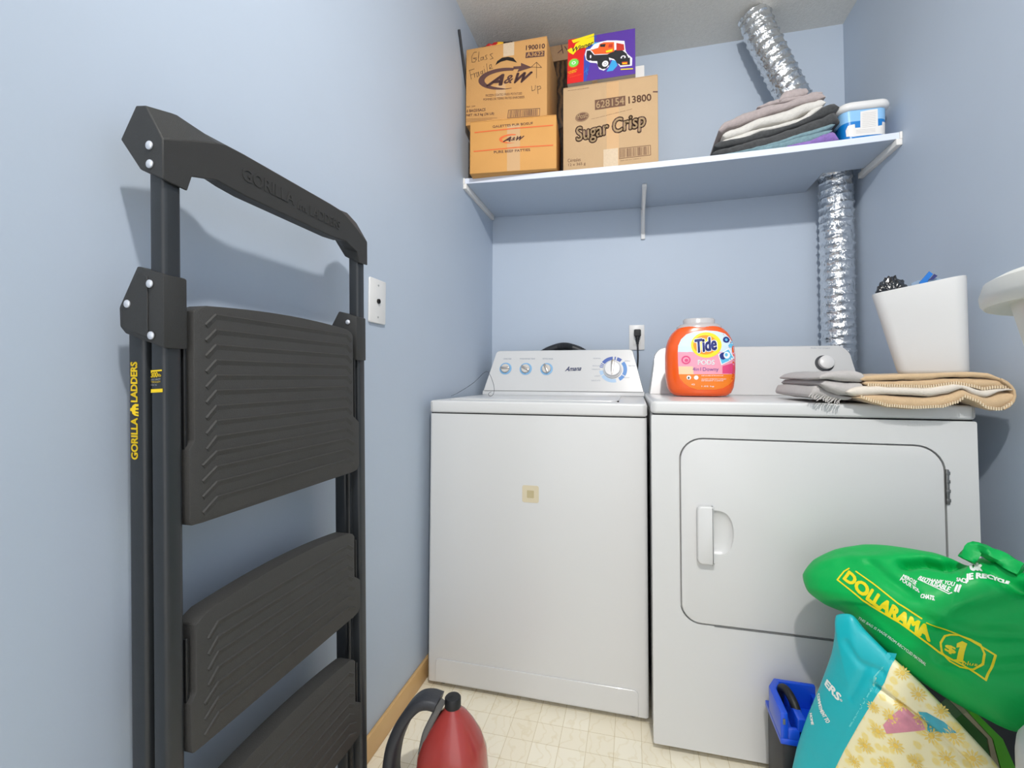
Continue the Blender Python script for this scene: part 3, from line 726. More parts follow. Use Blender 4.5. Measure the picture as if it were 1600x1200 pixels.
P_.text(WT, '42', tz(400, 975), tz(445, 975), tz(400, 955), .0, 2); P_.text(WT, '1.02 kg', tz(530, 1000), tz(685, 1000), tz(530, 980), .02, 2)
P_.build('label', tb)

# ------------------------------------------------------------------ cartons on the shelf
CB1 = mat('cardboard_orange', 'CB985B', rough=.75, bump=.2, bscale=300, var=.06, vscale=9)
CB2 = mat('cardboard_amber', 'D39A53', rough=.7, bump=.2, bscale=300, var=.06, vscale=9)
CB3 = mat('cardboard_tan', 'C4A37B', rough=.8, bump=.2, bscale=300, var=.05, vscale=9)
BRN = mat('brown_print', '5A3A35', rough=.7); BR2 = mat('brown_print_soft', '6E4B36', rough=.7); PEN = mat('marker_line', '4A3A2C', rough=.7)
TAPE = mat('packing_tape', 'D2A878', rough=.14, spec=.7, coat=.6); TAPE2 = mat('packing_tape_pale_glare', 'D6BE9F', rough=.12, spec=.8, coat=.7, var=.12, vscale=120)  # second tape is paler, glare on the clear tape put into its colour
def carton(name, label, loc, rz, size, m, rx=0., ry=0., flaps=True):
    t = thing(name, label, 'box', loc, rot=(rx, ry, rz))
    w_, d_, h_ = size
    bm = bmesh.new(); add_box(bm, (0, 0, 0), (w_, d_, h_ - .003), .0025, 2)
    frombm('carton_body', bm, m, t, True, auto=40)
    if flaps:
        box('top_flap', (.0008, .0008, h_ - .0029), (w_ - .0008, d_ / 2 - .0008, h_), m, t, .001, True)
        box('top_flap', (.0008, d_ / 2 + .0008, h_ - .0029), (w_ - .0008, d_ - .0008, h_), m, t, .001, True)
    return t
def pface(t): 
    M = wmat(t); return Print(frame(M.translation, M.to_3x3() @ Vector((1, 0, 0)), M.to_3x3() @ Vector((0, 0, 1))))
def strip(name, t, x0, x1, z0, z1, m, h, wrap=True):
    box(name, (x0, -.0004, z0), (x1, .0, z1), m, t, 0, True)
def logo_aw(p, col, ring, BL, BR, TL, lay=1, arrow=True):
    """oval swoosh with an arrow head round the two italic letters; affine box from three pixel corners"""
    a = p.px(*BL); U = p.px(*BR) - a; V = p.px(*TL) - a
    q = lambda u, v: a + U * u + V * v
    def arc(u0, v0, ru, rv, a0, a1, w0, w1, n=30):
        o, i_ = [], []
        for k in range(n + 1):
            t = k / n; A = math.radians(a0 + (a1 - a0) * t); w_ = w0 + (w1 - w0) * t if not callable(w0) else w0(t)
            o.append(q(u0 + ru * math.cos(A), v0 + rv * math.sin(A))); i_.append(q(u0 + (ru - w_) * math.cos(A) , v0 + (rv - w_ * 1.3) * math.sin(A)))
        p.add(ring, o + i_, [(k, k + 1, n + 2 + k, n + 1 + k) for k in range(n)], lay)
    arc(.47, .44, .47, .44, 62, 290, lambda t: .10 * math.sin(PI * min(1, .12 + t * .95)) ** .5 + .02 if t < .97 else .01, 0)
    if arrow:
        p.add(ring, [q(.66, .90), q(.80, .89), q(.80, 1.02), q(1.0, .80), q(.73, .66), q(.76, .78), q(.66, .79)], [(0, 1, 5, 6), (1, 2, 3), (1, 3, 5), (5, 3, 4)], lay)
    vs, fs, _ = textmesh('A', .05)
    def tx(st, u0, u1, v0, v1, sh, m, b=.05, l=lay + 1):
        p.glyphs(m, st, lambda x, y: q(u0 + (u1 - u0) * x + sh * y * (v1 - v0), v0 + (v1 - v0) * y), b, l, V.length * (v1 - v0))
    tx('A', .16, .44, .20, .60, .42, col, .09); tx('&', .47, .62, .24, .56, .25, col, .03); tx('W', .61, .88, .24, .60, .34, col, .09)
# lower amber carton, overhanging the shelf edge
zt = ZS + TH + sag(.2) + .001
t = carton('patty_carton', 'low amber cardboard box with orange stripes, overhanging shelf edge under the taller carton', (.045, -.4475, zt), .0873, (.3455, .24, 2.008 - zt), CB2)
AMB = t
p = pface(t); OS = mat('orange_print', 'E0672B', rough=.6)
q2 = lambda x, y: (730 + x / 10., 180 + y / 10.)
p.line(OS, [q2(120, 272), q2(760, 205), q2(1340, 158)], .0045, 1); p.line(OS, [q2(105, 568), q2(760, 505), q2(1338, 470)], .0045, 1)
p.text(BRN, 'GALETTES PUR BOEUF', q2(400, 200), q2(1030, 142), q2(395, 165), .02, 1)
p.text(BRN, 'PURE BEEF PATTIES', q2(420, 598), q2(985, 560), q2(416, 560), .02, 1)
logo_aw(p, BRN, OS, q2(500, 452), q2(890, 425), q2(498, 290), 1, False)
a = p.px(*q2(622, 850)); b = p.px(*q2(825, 850))
strip('packing_tape', t, a.x, b.x, .002, .205 - .02, TAPE, 0)
p.build('printed_markings', t)
# taller carton behind / on top of it
zb_ = 2.0095
t = carton('potato_carton', 'tall tan carton with handwritten glass and fragile, standing on the low amber box', (.016, -.4205, zb_), .006, (.336, .245, .318), CB1)
BIG = t
p = pface(t); k = 8.5722
q1 = lambda x, y: (710 + x / k, 60 + y / k)
p.text(BRN, '190010', q1(960, 158), q1(1210, 132), q1(962, 98), .04, 1)
p.poly(BRN, [q1(952, 265), q1(1205, 240), q1(1208, 165), q1(958, 190)], 1)
p.text(CB1, 'A3622', q1(968, 250), q1(1192, 228), q1(971, 196), .02, 2)
logo_aw(p, BRN, BRN, q1(322, 712), q1(1040, 655), q1(322, 388), 1, True)
p.text(BR2, 'FROZEN COATED FRIED POTATOES', q1(420, 782), q1(905, 752), q1(420, 752), .01, 1)
p.text(BR2, 'POMMES DE TERRE FRITES ENROBEES', q1(388, 835), q1(938, 800), q1(388, 806), .01, 1)
p.text(BR2, 'REF. 204', q1(165, 928), q1(278, 918), q1(167, 908), .0, 1)
p.text(BRN, '6 BAGS/SACS', q1(165, 992), q1(415, 972), q1(168, 955), .02, 1)
p.text(BRN, 'NET 16.3 kg (36 LB)', q1(160, 1055), q1(530, 1030), q1(163, 1015), .02, 1)
for y in (1082, 1100, 1118): p.line(BR2, [q1(158, y), q1(575 - (y - 1082) * 4, y - 18)], .0008, 1)
def barcode(p, m, a, b, c, d, n, seed):
    rnd = random.Random(seed); p.line(m, [a, b, c, d], .0018, 1, closed=True)
    A, B, C_, D = [p.px(*x) for x in (a, b, c, d)]; u = .03
    while u < .95:
        w_ = rnd.choice((.008, .008, .014, .022)); g = rnd.choice((.010, .016, .024))
        P4 = [A + (B - A) * u + (D - A) * .08, A + (B - A) * (u + w_) + (D - A) * .08, D + (C_ - D) * (u + w_) - (D - A) * .08, D + (C_ - D) * u - (D - A) * .08]
        p.add(m, P4, [(0, 1, 2, 3)], 1); u += w_ + g
barcode(p, BRN, q1(712, 1068), q1(1140, 1038), q1(1145, 938), q1(725, 962), 24, 3)
def hand(p, m, strokes, wid, f):
    for s_ in strokes: p.line(m, [f(*x) for x in s_], wid, 2)
hand(p, PEN, [[(300, 185), (262, 190), (232, 250), (235, 320), (275, 318), (298, 282), (250, 268), (300, 262)], [(322, 262), (330, 180), (322, 308), (340, 305)],
  [(385, 250), (355, 262), (352, 295), (380, 288), (390, 248), (396, 290)], [(440, 222), (415, 235), (428, 255), (440, 275), (412, 288)], [(515, 200), (478, 218), (500, 245), (520, 268), (480, 282)]], .0016, q1)
hand(p, PEN, [[(268, 410), (195, 432)], [(205, 432), (228, 548)], [(215, 492), (252, 480)], [(262, 465), (276, 528), (268, 480), (300, 455)], [(322, 452), (300, 470), (305, 520), (325, 500), (322, 450), (338, 505)],
  [(372, 440), (350, 450), (352, 480), (375, 470), (378, 430), (385, 500), (360, 520)], [(400, 410), (410, 470)], [(392, 380), (396, 384)], [(432, 340), (445, 455), (455, 450)], [(470, 405), (500, 378), (495, 350), (470, 362), (472, 410), (515, 400)]], .0016, q1)
hand(p, PEN, [[(1100, 535), (1102, 320)], [(1030, 385), (1100, 320), (1170, 392), (1030, 385)]], .0016, q1)
hand(p, PEN, [[(1035, 640), (1040, 705), (1080, 690), (1085, 630)], [(1110, 640), (1122, 745)], [(1112, 650), (1150, 640), (1160, 670), (1118, 690)]], .0016, q1)
p.poly(mat('handle_slot_dark', '1C1613', rough=.9), [q1(*x) for x in ((550, 358), (575, 305), (640, 260), (720, 248), (790, 262), (838, 325), (770, 305), (700, 292), (620, 315))], 1)
a = p.px(*q1(655, 300)); b = p.px(*q1(800, 300))
strip('packing_tape', t, a.x, b.x, p.px(*q1(700, 240)).y, .316, TAPE2, 0)
strip('packing_tape', t, a.x - .03, b.x - .035, .10, .15, TAPE, 0)
p.build('printed_markings', t)
# cereal carton
zt = ZS + TH + sag(.59) + .0012
t = carton('cereal_carton', 'pale tan cereal carton with outlined brown lettering, third carton along the shelf', (.4125, -.3985, zt), .0, (.3565, .27, 2.121 - zt), CB3)
CER = t
p = pface(t); q3 = lambda x, y: (880 + x / 10., 160 + y / 10.); q4 = lambda x, y: (860 + x / k, 60 + y / k)
p.poly(BR2, [q4(598, 960), q4(1005, 900), q4(1003, 768), q4(595, 828)], 1)
p.text(CB3, '628154', q4(615, 938), q4(988, 884), q4(612, 842), .02, 2)
p.text(BR2, '13800', q4(1050, 872), q4(1352, 832), q4(1045, 782), .03, 1)
p.text(BR2, 'PACK WITH SLIT CARTON SIDE DOWN', q4(235, 708), q4(515, 668), q4(233, 698), .0, 1)
p.line(BRN, [q4(1378, 716), q4(1434, 716)], .0045, 1)
p.ellipse(BR2, q3(295, 228), .0265, .0182, 1, rot=.13)
p.ellipse(CB3, q3(295, 228), .0245, .0166, 2, r0=.93, rot=.13)
p.text(CB3, 'Post', q3(228, 268), q3(375, 232), q3(222, 190), .02, 2)
p.text(BR2, 'The real sweet golden puffed wheat cereal', q3(440, 272), q3(1075, 112), q3(438, 258), .0, 1)
def warp_text(p, st, f, m, b, lay, grow=0.):
    c = [p.px(*f(*z)) for z in ((215, 672), (1275, 440), (205, 395), (1285, 150))]
    p.glyphs(m, st, lambda u, v: c[0].lerp(c[1], u).lerp(c[2].lerp(c[3], u), v), b, lay, (c[2] - c[0]).length)
warp_text(p, 'Sugar Crisp', q3, BRN, .075, 1); warp_text(p, 'Sugar Crisp', q3, CB3, .018, 2)
p.text(BR2, 'Céréales', q3(72, 938), q3(272, 918), q3(70, 885), .0, 1); p.text(BR2, '12 x 365 g', q3(82, 1010), q3(350, 985), q3(80, 958), .0, 1)
barcode(p, BR2, q3(875, 880), q3(1368, 822), q3(1362, 670), q3(875, 722), 22, 9)
p.text(BR2, '000 58154 13800 5', q3(895, 918), q3(1215, 880), q3(895, 908), 0, 1)
a = p.px(*q3(680, 700)); b = p.px(*q3(872, 700))
strip('packing_tape', t, a.x, b.x, .002, .327, TAPE, 0)
a = p.px(*q3(628, 740)); b = p.px(*q3(858, 1010))
bm = bmesh.new(); add_box(bm, (a.x, -.0009, b.y), (b.x, -.0005, a.y)); frombm('tape_end', bm, TAPE2, t, True)
p.build('printed_markings', t)
# toy box, tipped back, on the cereal carton
zt = 2.1225
tilt = -.155
t = carton('toy_truck_box', 'colourful red and purple toy box with orange monster truck picture, on the cereal carton', (.4262, -.386, zt + .0198), .0, (.2622, .126, .205), mat('grey_board', 'B0A79C', rough=.8, var=.05, vscale=20), rx=tilt)
TOY = t
p = pface(t); kk = 12.698
q5 = lambda x, y: (878 + x / kk, 62 + y / kk)
RED = mat('toybox_red', 'DF2323', rough=.3); PUR2 = mat('toybox_purple', '5B3A9E', rough=.3); BLU2 = mat('toybox_blue', '3A4FB0', rough=.3); SKY = mat('toybox_sky', '3FA6E0', rough=.3); TO = mat('toybox_orange', 'F0662A', rough=.3); TY = mat('toybox_yellow', 'F7E21C', rough=.3); TG = mat('toybox_green', '7DDC5A', rough=.3); TB = mat('toybox_black', '2A2B2E', rough=.35); TW = mat('toybox_white', 'F4F0F6', rough=.3); TR2 = mat('toybox_deep_red', 'C93A2C', rough=.3)
FW, FH = .2622, .2045
p.poly(BLU2, [(.0005, .0003), (FW - .0005, .0003), (FW - .0005, FH), (.0005, FH)], 0, px=False)
cR = p.px(*q5(430, 740)).x
p.poly(PUR2, [(cR + .01, .0003), (FW - .0005, .0003), (FW - .0005, FH), (cR + .05, FH)], 1, px=False)
p.poly(SKY, [q5(880, 640), q5(930, 560), q5(990, 420), q5(1060, 380), q5(1100, 520), q5(1010, 620)], 2)
p.poly(SKY, [q5(620, 60), q5(800, 50), q5(700, 120), q5(600, 110)], 2)
p.poly(RED, [(.0005, .0003), (cR, .0003), (cR, .115), (cR + .02, FH), (.0005, FH)], 2, px=False)
p.poly(TW, [q5(*z) for z in ((480, 205), (560, 185), (640, 95), (760, 50), (900, 20), (1080, 20), (1240, 30), (1265, 230), (1300, 290), (1395, 370), (1390, 520), (1160, 548), (1060, 420), (960, 400), (930, 540), (830, 620), (740, 590), (690, 470), (560, 460), (480, 410), (455, 300))], 3)
p.poly(TB, [q5(*z) for z in ((495, 225), (560, 220), (640, 310), (900, 300), (1060, 210), (1180, 200), (1290, 290), (1280, 380), (1150, 480), (1060, 420), (1030, 390), (930, 360), (950, 470), (880, 580), (800, 590), (720, 540), (700, 430), (600, 430), (500, 390), (485, 300))], 4)
p.poly(TO, [q5(*z) for z in ((560, 210), (650, 120), (760, 90), (830, 60), (1035, 55), (1040, 240), (900, 290), (760, 290), (650, 300), (600, 230))], 5)
p.poly(TW, [q5(*z) for z in ((560, 210), (650, 120), (750, 95), (720, 170), (620, 200))], 6)
p.poly(TR2, [q5(*z) for z in ((1080, 70), (1230, 100), (1240, 215), (1080, 225))], 5)
p.poly(TB, [q5(*z) for z in ((760, 100), (870, 95), (850, 150), (760, 150))], 6); p.poly(TR2, [q5(*z) for z in ((930, 100), (1010, 90), (1000, 160), (920, 165))], 6)
p.poly(TY, [q5(*z) for z in ((870, 230), (1010, 190), (1000, 240), (880, 265))], 6)
e = (p.px(*q5(1000, 480)) - p.px(*q5(900, 480))).length / 100.
p.ellipse(TB, q5(830, 470), 125 * e, 118 * e, 6); p.ellipse(TW, q5(860, 485), 62 * e, 70 * e, 7, r0=.45); p.ellipse(TW, q5(860, 485), 22 * e, 22 * e, 7)
p.ellipse(TB, q5(1190, 390), 120 * e, 118 * e, 5); p.ellipse(TW, q5(1215, 360), 50 * e, 44 * e, 6, r0=.5)
p.ellipse(TB, q5(545, 330), 62 * e, 110 * e, 6); p.ellipse(TW, q5(570, 345), 15 * e, 40 * e, 7)
p.poly(TB, [q5(*z) for z in ((1145, 385), (1350, 365), (1350, 505), (1150, 518))], 8)
p.poly(TO, [q5(*z) for z in ((1190, 455), (1300, 448), (1300, 500), (1195, 505))], 9); p.poly(TY, [q5(*z) for z in ((1200, 478), (1290, 474), (1290, 488), (1200, 494))], 10)
p.poly(TY, [q5(*z) for z in ((1165, 585), (1410, 572), (1410, 592), (1165, 606))], 4)
for L3 in ([(440, 660), (480, 620), (500, 560)], [(480, 640), (520, 600)], [(490, 650), (510, 700)]): p.line(SKY, [q5(*z) for z in L3], .0012, 4)
g0 = q5(235, 468)
for i in range(24):
    A = 2 * PI * i / 24; c = p.px(*g0); r1 = 85 * e; r2 = 118 * e
    P4 = [c + Vector((math.cos(A + d) * r, math.sin(A + d) * r)) for d, r in ((-.09, r1), (.09, r1), (.0, r2))]
    p.add(TY, P4, [(0, 1, 2)], 4)
p.ellipse(TB, q5(240, 466), 108 * e, 96 * e, 3); p.ellipse(TG, g0, 95 * e, 92 * e, 5); p.ellipse(TW, g0, 40 * e, 36 * e, 6, r0=.6)
for (st, bl, br_, tl) in (('2.4 GHz REMOTE', (120, 665), (300, 610), (118, 640)), ('FULL FUNCTION', (140, 690), (285, 645), (138, 668)), ('RADIO CONTROL', (120, 735), (240, 700), (118, 715)), ('WORKING LIGHTS', (150, 765), (390, 700), (148, 742))):
    p.text(TY if st[0] in '2F' else TO, st, q5(*bl), q5(*br_), q5(*tl), .01, 4)
p.poly(TY, [q5(*z) for z in ((105, 215), (180, 170), (230, 190), (270, 90), (380, 20), (640, -60), (640, 75), (480, 165), (380, 175), (290, 225), (225, 305), (150, 265))], 5)
p.text(TB, 'Winner', q5(185, 262), q5(610, 112), q5(215, 170), .03, 6)
p.poly(TY, [q5(*z) for z in ((190, 20), (640, -120), (640, -70), (230, 75))], 4)
p.build('printed_picture', t)
bm = bmesh.new(); add_box(bm, (.098, .0, -.0005), (.118, .060, -.0001)); frombm('tape_strip', bm, TAPE2, t, True)
# small white box behind it, with a red tick
t = carton('white_game_box', 'narrow white box with red tick standing behind the toy truck box', (.560, -.236, 2.1225), 0, (.165, .048, .155), mat('white_card', 'EFECE8', rough=.5), flaps=False)
p = pface(t); p.line(mat('red_mark', '9E2A30', rough=.5), [(.155, .045), (.158, .041), (.1645, .055)], .002, 1, px=False); p.build('red_tick', t)
# wood-grain panel and brown carton in the gap
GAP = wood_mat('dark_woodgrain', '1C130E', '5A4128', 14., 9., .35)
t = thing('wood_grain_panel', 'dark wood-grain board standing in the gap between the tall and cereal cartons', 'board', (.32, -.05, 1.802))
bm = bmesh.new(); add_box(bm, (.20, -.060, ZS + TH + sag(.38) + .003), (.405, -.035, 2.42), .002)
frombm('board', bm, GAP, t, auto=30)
t = thing('small_brown_carton', 'small brown printed carton wedged high in the gap behind the tall carton', 'box', (.37, -.1, 2.40))
bm = bmesh.new(); add_box(bm, (.30, -.170, 2.3985), (.408, -.062, 2.47), .002); frombm('carton_body', bm, mat('cardboard_dusk', '9A7A5A', rough=.8, var=.15, vscale=40), t, auto=40)
p = Print(frame((.30, -.170, 2.3985), (1, 0, 0), (0, 0, 1)))
for (a_, b_) in (((.055, .035), (.075, .05)), ((.078, .03), (.07, .07)), ((.085, .06), (.097, .04))): p.line(BRN, [a_, b_], .004, 1, px=False)
p.build('printed_markings', t)
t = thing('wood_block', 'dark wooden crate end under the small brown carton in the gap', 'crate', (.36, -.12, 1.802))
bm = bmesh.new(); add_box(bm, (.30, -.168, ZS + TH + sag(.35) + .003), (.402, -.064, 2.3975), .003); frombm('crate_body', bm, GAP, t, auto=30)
# items on top of the potato carton
t = thing('black_print_bag', 'crumpled black bag with red and yellow print, on top of the tall tan carton', 'bag', (.13, -.32, 2.329))
bm = bmesh.new(); bmesh.ops.create_icosphere(bm, subdivisions=4, radius=1)
for v in bm.verts:
    c = v.co.copy(); n_ = noise.noise(c * 2.1) * .28 + noise.noise(c * 5.5) * .12
    c *= (1 + n_); v.co = Vector((.135 + c.x * .100, -.31 + c.y * .080, max(2.3285, 2.345 + c.z * .040)))
for f in bm.faces:
    c = f.calc_center_median(); u = c.x
    f.material_index = 1 if (.09 < u < .135) else (2 if .135 <= u < .160 else 0)
    if c.z < 2.335: f.material_index = 0
frombm('bag', bm, [mat('bag_black', '1E1A1A', rough=.4), mat('bag_red', 'B92222', rough=.4), mat('bag_yellow', 'E8B32A', rough=.4)], t, auto=80)
# black bar leaning in the corner by the wall
t = thing('black_pole', 'thin black flat bar resting along the left wall beside the tall carton', 'bar', (.01, -.3, 1.802))
a = Vector((.0062, -.475, 2.372)); b = Vector((.0062, -.20, 1.806))
tubeobj('bar', [a, a.lerp(b, .5), b], .0052, mat('bar_black', '1C1D20', rough=.5), t, 8)

# ------------------------------------------------------------------ folded cloth
def fold(name, xs, zt, zb_, yf, yb, m, parent, nose=.5, seed=0., amp=.0016, flat=None, ns=60., clampf=None, fray=0.):
    """a folded ply: thickness runs zb..zt, rounded nose towards the room, extends back to yb"""
    bm = bmesh.new(); R = []; n = len(xs)
    for i, x in enumerate(xs):
        e = min(1., min(i, n - 1 - i) / 2.5); e = .12 + .88 * math.sqrt(max(0, 1 - (1 - e) ** 2))
        mid = (zt[i] + zb_[i]) / 2; h = (zt[i] - zb_[i]) / 2 * e; y0 = yf[i] if hasattr(yf, '__len__') else yf; y1 = yb[i] if hasattr(yb, '__len__') else yb
        r = min(.03, h * nose * 2); ring = []
        def pnt(y, s_):
            z = mid + s_ * h; ring.append((x, y, z))
        L = 7
        for k in range(L): pnt(y1 + (y0 + r - y1) * k / (L - 1), 1)
        for k in range(1, 8):
            a = PI / 2 - PI * k / 8; ring.append((x, y0 + r - r * math.cos(a), mid + h * math.sin(a)))
        for k in range(L): pnt(y0 + r + (y1 - y0 - r) * k / (L - 1), -1)
        o = []
        for (X, Y, Z) in ring:
            d = noise.noise(Vector((X * ns + seed, Y * ns, Z * ns))) * amp + noise.noise(Vector((X * 14 + seed, Y * 14, Z * 30))) * amp * 2.2
            p_ = Vector((X, Y - d * .6, Z + d))
            if clampf: p_ = clampf(p_)
            o.append(bm.verts.new(p_))
        R.append(o)
    N = len(R[0])
    for a, b in zip(R, R[1:]):
        for k in range(N): bm.faces.new((a[k], b[k], b[(k + 1) % N], a[(k + 1) % N]))
    bm.faces.new(R[0][::-1]); bm.faces.new(R[-1])
    return frombm(name, bm, m, parent, auto=80)
def interp(pts, x):
    if x <= pts[0][0]: return pts[0][1]
    for a, b in zip(pts, pts[1:]):
        if x <= b[0]: t = (x - a[0]) / (b[0] - a[0]); t = t * t * (3 - 2 * t) * .5 + t * .5; return a[1] + (b[1] - a[1]) * t
    return pts[-1][1]
def pxl(pts, y, f=lambda a, b: (a, b)):
    o = []
    for q in pts: w_ = pt(*f(*q), 1, y); o.append((w_.x, w_.z))
    return o
def terry(name, c, var=.18): return mat(name, c, rough=.95, bump=1., bscale=300, var=var * 1.6, vscale=95, sheen=.3, spec=.2)
f5 = lambda x, y: (1040 + x / 4., 50 + y / 4.)
def towel(name, label, m, plies, yf, yb, grp='folded towels stacked on the shelf', n=34):
    t = None
    for j, (top, bot, dy) in enumerate(plies):
        T_ = pxl(top, yf, f5); B_ = pxl(bot, yf, f5); x0 = max(T_[0][0], B_[0][0]) if False else min(T_[0][0], B_[0][0]); x1 = max(T_[-1][0], B_[-1][0])
        xs = [x0 + (x1 - x0) * i / (n - 1) for i in range(n)]
        zt_ = [interp(T_, x) for x in xs]; zb_ = [min(interp(B_, x), interp(T_, x) - .003) for x in xs]
        sh_z = [ZS + TH + sag(x) + .0015 for x in xs]; zb_ = [max(a, b) for a, b in zip(zb_, sh_z)]; zt_ = [max(a, b + .004) for a, b in zip(zt_, zb_)]
        if t is None:
            t = thing(name, label, 'towel', ((x0 + x1) / 2, (yf + yb) / 2, min(zb_)), group=grp)
        fold('towel_ply', xs, zt_, zb_, yf + dy, yb, m, t, seed=j * 7.3 + len(label), amp=.0016, ns=150.)
    return t
YT = -.392
towel('folded_towel', 'purple towel at the very bottom of the shelf towel stack', terry('terry_purple', '8F72B8'),
      [([(760, 712), (900, 672), (1000, 628), (1055, 612), (1082, 668)], [(760, 726), (900, 716), (1000, 700), (1082, 688)], .0)], YT, -.21)
towel('folded_towel', 'pale teal towel second from the bottom of the shelf towel stack', terry('terry_teal', '7F9CA4'),
      [([(330, 768), (600, 700), (800, 652), (1045, 598)], [(330, 780), (600, 752), (760, 722), (900, 682), (1045, 626)], .004),
       ([(470, 742), (700, 680), (900, 612), (1060, 566)], [(470, 752), (700, 698), (900, 640), (1060, 590)], .002)], YT, -.2)
towel('folded_towel', 'thick charcoal towel in the middle of the shelf towel stack', terry('terry_charcoal', '4A4B4C', .3),
      [([(296, 735), (340, 728), (600, 655), (800, 590), (960, 530), (1060, 485), (1086, 480)], [(296, 776), (600, 730), (800, 668), (960, 608), (1060, 560), (1086, 640)], .0),
       ([(305, 690), (340, 678), (480, 640), (600, 610), (760, 580), (900, 520), (1000, 448), (1060, 430), (1088, 450)], [(305, 725), (480, 690), (600, 655), (800, 590), (960, 528), (1088, 490)], .004)], YT, -.19)
towel('folded_towel', 'cream white towel second from the top of the shelf towel stack', terry('terry_cream', 'DEDAD3', .06),
      [([(345, 668), (400, 650), (560, 600), (700, 575), (850, 520), (960, 455), (990, 445)], [(345, 700), (480, 668), (600, 608), (700, 598), (850, 560), (990, 470)], .006),
       ([(358, 625), (420, 600), (600, 530), (760, 480), (900, 430), (985, 405), (1003, 425)], [(358, 665), (480, 628), (600, 580), (760, 545), (900, 480), (1003, 455)], .002)], YT, -.19)
towel('folded_towel', 'beige pink towel on top of the shelf towel stack', terry('terry_beige', 'B5A8A6', .10),
      [([(332, 590), (372, 555), (500, 498), (640, 450), (760, 432), (860, 400), (920, 368), (985, 372), (1003, 395)], [(332, 640), (400, 592), (560, 540), (700, 490), (860, 440), (1003, 405)], .0),
       ([(575, 462), (660, 425), (720, 412), (760, 405), (870, 385), (930, 360), (985, 360)], [(575, 470), (700, 440), (860, 410), (985, 385)], .003),
       ([(710, 420), (735, 372), (760, 350), (830, 342), (885, 345), (893, 362)], [(710, 438), (760, 430), (830, 405), (893, 382)], .0)], YT, -.19)

# ------------------------------------------------------------------ tub on shelf
zt = ZS + TH + sag(1.44) + .001
t = thing('wipes_tub', 'blue and white plastic tub with white lid at the right end of shelf', 'tub', (1.445, -.33, zt))
def rr3(x0, x1, y0, y1, r, z, n=6): return [Vector((p_[0], p_[1], z)) for p_ in rrect(x0, y0, x1, y1, r, n)]
TBL = mat('tub_blue', '0F7AC8', rough=.25, coat=.3); TSK = mat('tub_sky', '8FC3EE', rough=.25, coat=.3)
secs = [rr3(1.379 - .006 * k, 1.508 + .004 * k, -.390, -.262 + .004 * k, .030, zt + .103 * k) for k in (0, .06, .3, .6, 1)]
bd = loft('tub_body', secs, [TBL, TSK], t, auto=50)
for f in bd.data.polygons:
    c = bd.matrix_basis @ f.center
    if f.index // 28 == 3: f.material_index = 1
loft('tub_lid', [rr3(1.373, 1.513, -.394, -.256, .034, zt + .100), rr3(1.364, 1.521, -.401, -.250, .038, zt + .106), rr3(1.363, 1.522, -.402, -.249, .038, zt + .114), rr3(1.366, 1.519, -.399, -.252, .036, zt + .124), rr3(1.373, 1.512, -.392, -.259, .032, zt + .128)], WPL, t, auto=50)
bmT = bmesh.new(); bmT.from_mesh(bd.data); bmesh.ops.transform(bmT, matrix=wmat(t), verts=bmT.verts); bv = BVHTree.FromBMesh(bmT); bmT.free()
p = BagPrint(frame((1.44, -.392, zt), (1, 0, 0), (0, 0, 1)), surf=bv, maxe=.008)
q6 = lambda x, y: (1300 + x / 13.333, 140 + y / 13.333)
WL = mat('tub_label_white', 'E9E6E2', rough=.4); TXG = mat('tub_label_text', 'B9B0AC', rough=.5)
p.poly(WL, [q6(*z) for z in ((590, 460), (800, 420), (950, 400), (958, 760), (1040, 740), (1045, 670), (1155, 635), (1158, 905), (700, 950), (440, 985), (300, 985), (285, 860), (330, 760), (475, 720), (480, 800), (590, 790))], 0)
for i in range(9): p.line(TXG, [q6(630, 500 + i * 36), q6(910, 468 + i * 36)], .0009, 1)
for i in range(3): p.line(TXG, [q6(500, 850 + i * 30), q6(900, 815 + i * 30)], .0009, 1)
p.build('label', t)

# ------------------------------------------------------------------ folded blanket on the dryer
qb = lambda x, y: (1260 + x / 4.7059, 420 + y / 4.7059)
TAN = mat('blanket_tan', 'CDB08B', rough=.95, bump=.5, bscale=500, var=.07, vscale=60, sheen=.3, spec=.2)
CRM = mat('blanket_cream', 'DDD3C6', rough=.95, bump=.5, bscale=500, var=.05, vscale=60, sheen=.3, spec=.2)
GRY = mat('blanket_grey', 'B9B4B1', rough=.95, bump=.5, bscale=500, var=.08, vscale=60, sheen=.3, spec=.2)
STI = mat('stitch_cream', 'E6D3B4', rough=.9)
YF = -.880; ZD = .9255
bl = thing('folded_blanket', 'folded tan and cream blanket with whip-stitched edges, hanging over dryer top corner', 'blanket', (1.34, -.75, ZD))
def dclamp(base):
    def f(p_):
        if p_.y > -.852:
            p_.z = max(p_.z, ZD + base)
        p_.x = min(p_.x, W_ - .004); return p_
    return f
def layer(name, top, bot, m, base, seed, x_hi=None, yb=-.56, n=44, yf=YF, nose=.5):
    T_ = pxl(top, yf, qb); B_ = pxl(bot, yf, qb); x0 = min(T_[0][0], B_[0][0]); x1 = min(max(T_[-1][0], B_[-1][0]), W_ - .006)
    xs = [x0 + (x1 - x0) * i / (n - 1) for i in range(n)]
    zt_ = [interp(T_, x) for x in xs]; zb_ = [min(interp(B_, x), interp(T_, x) - .003) for x in xs]
    return fold(name, xs, zt_, zb_, yf, yb, m, bl, seed=seed, amp=.0012, clampf=dclamp(base), nose=nose), xs, zt_, zb_
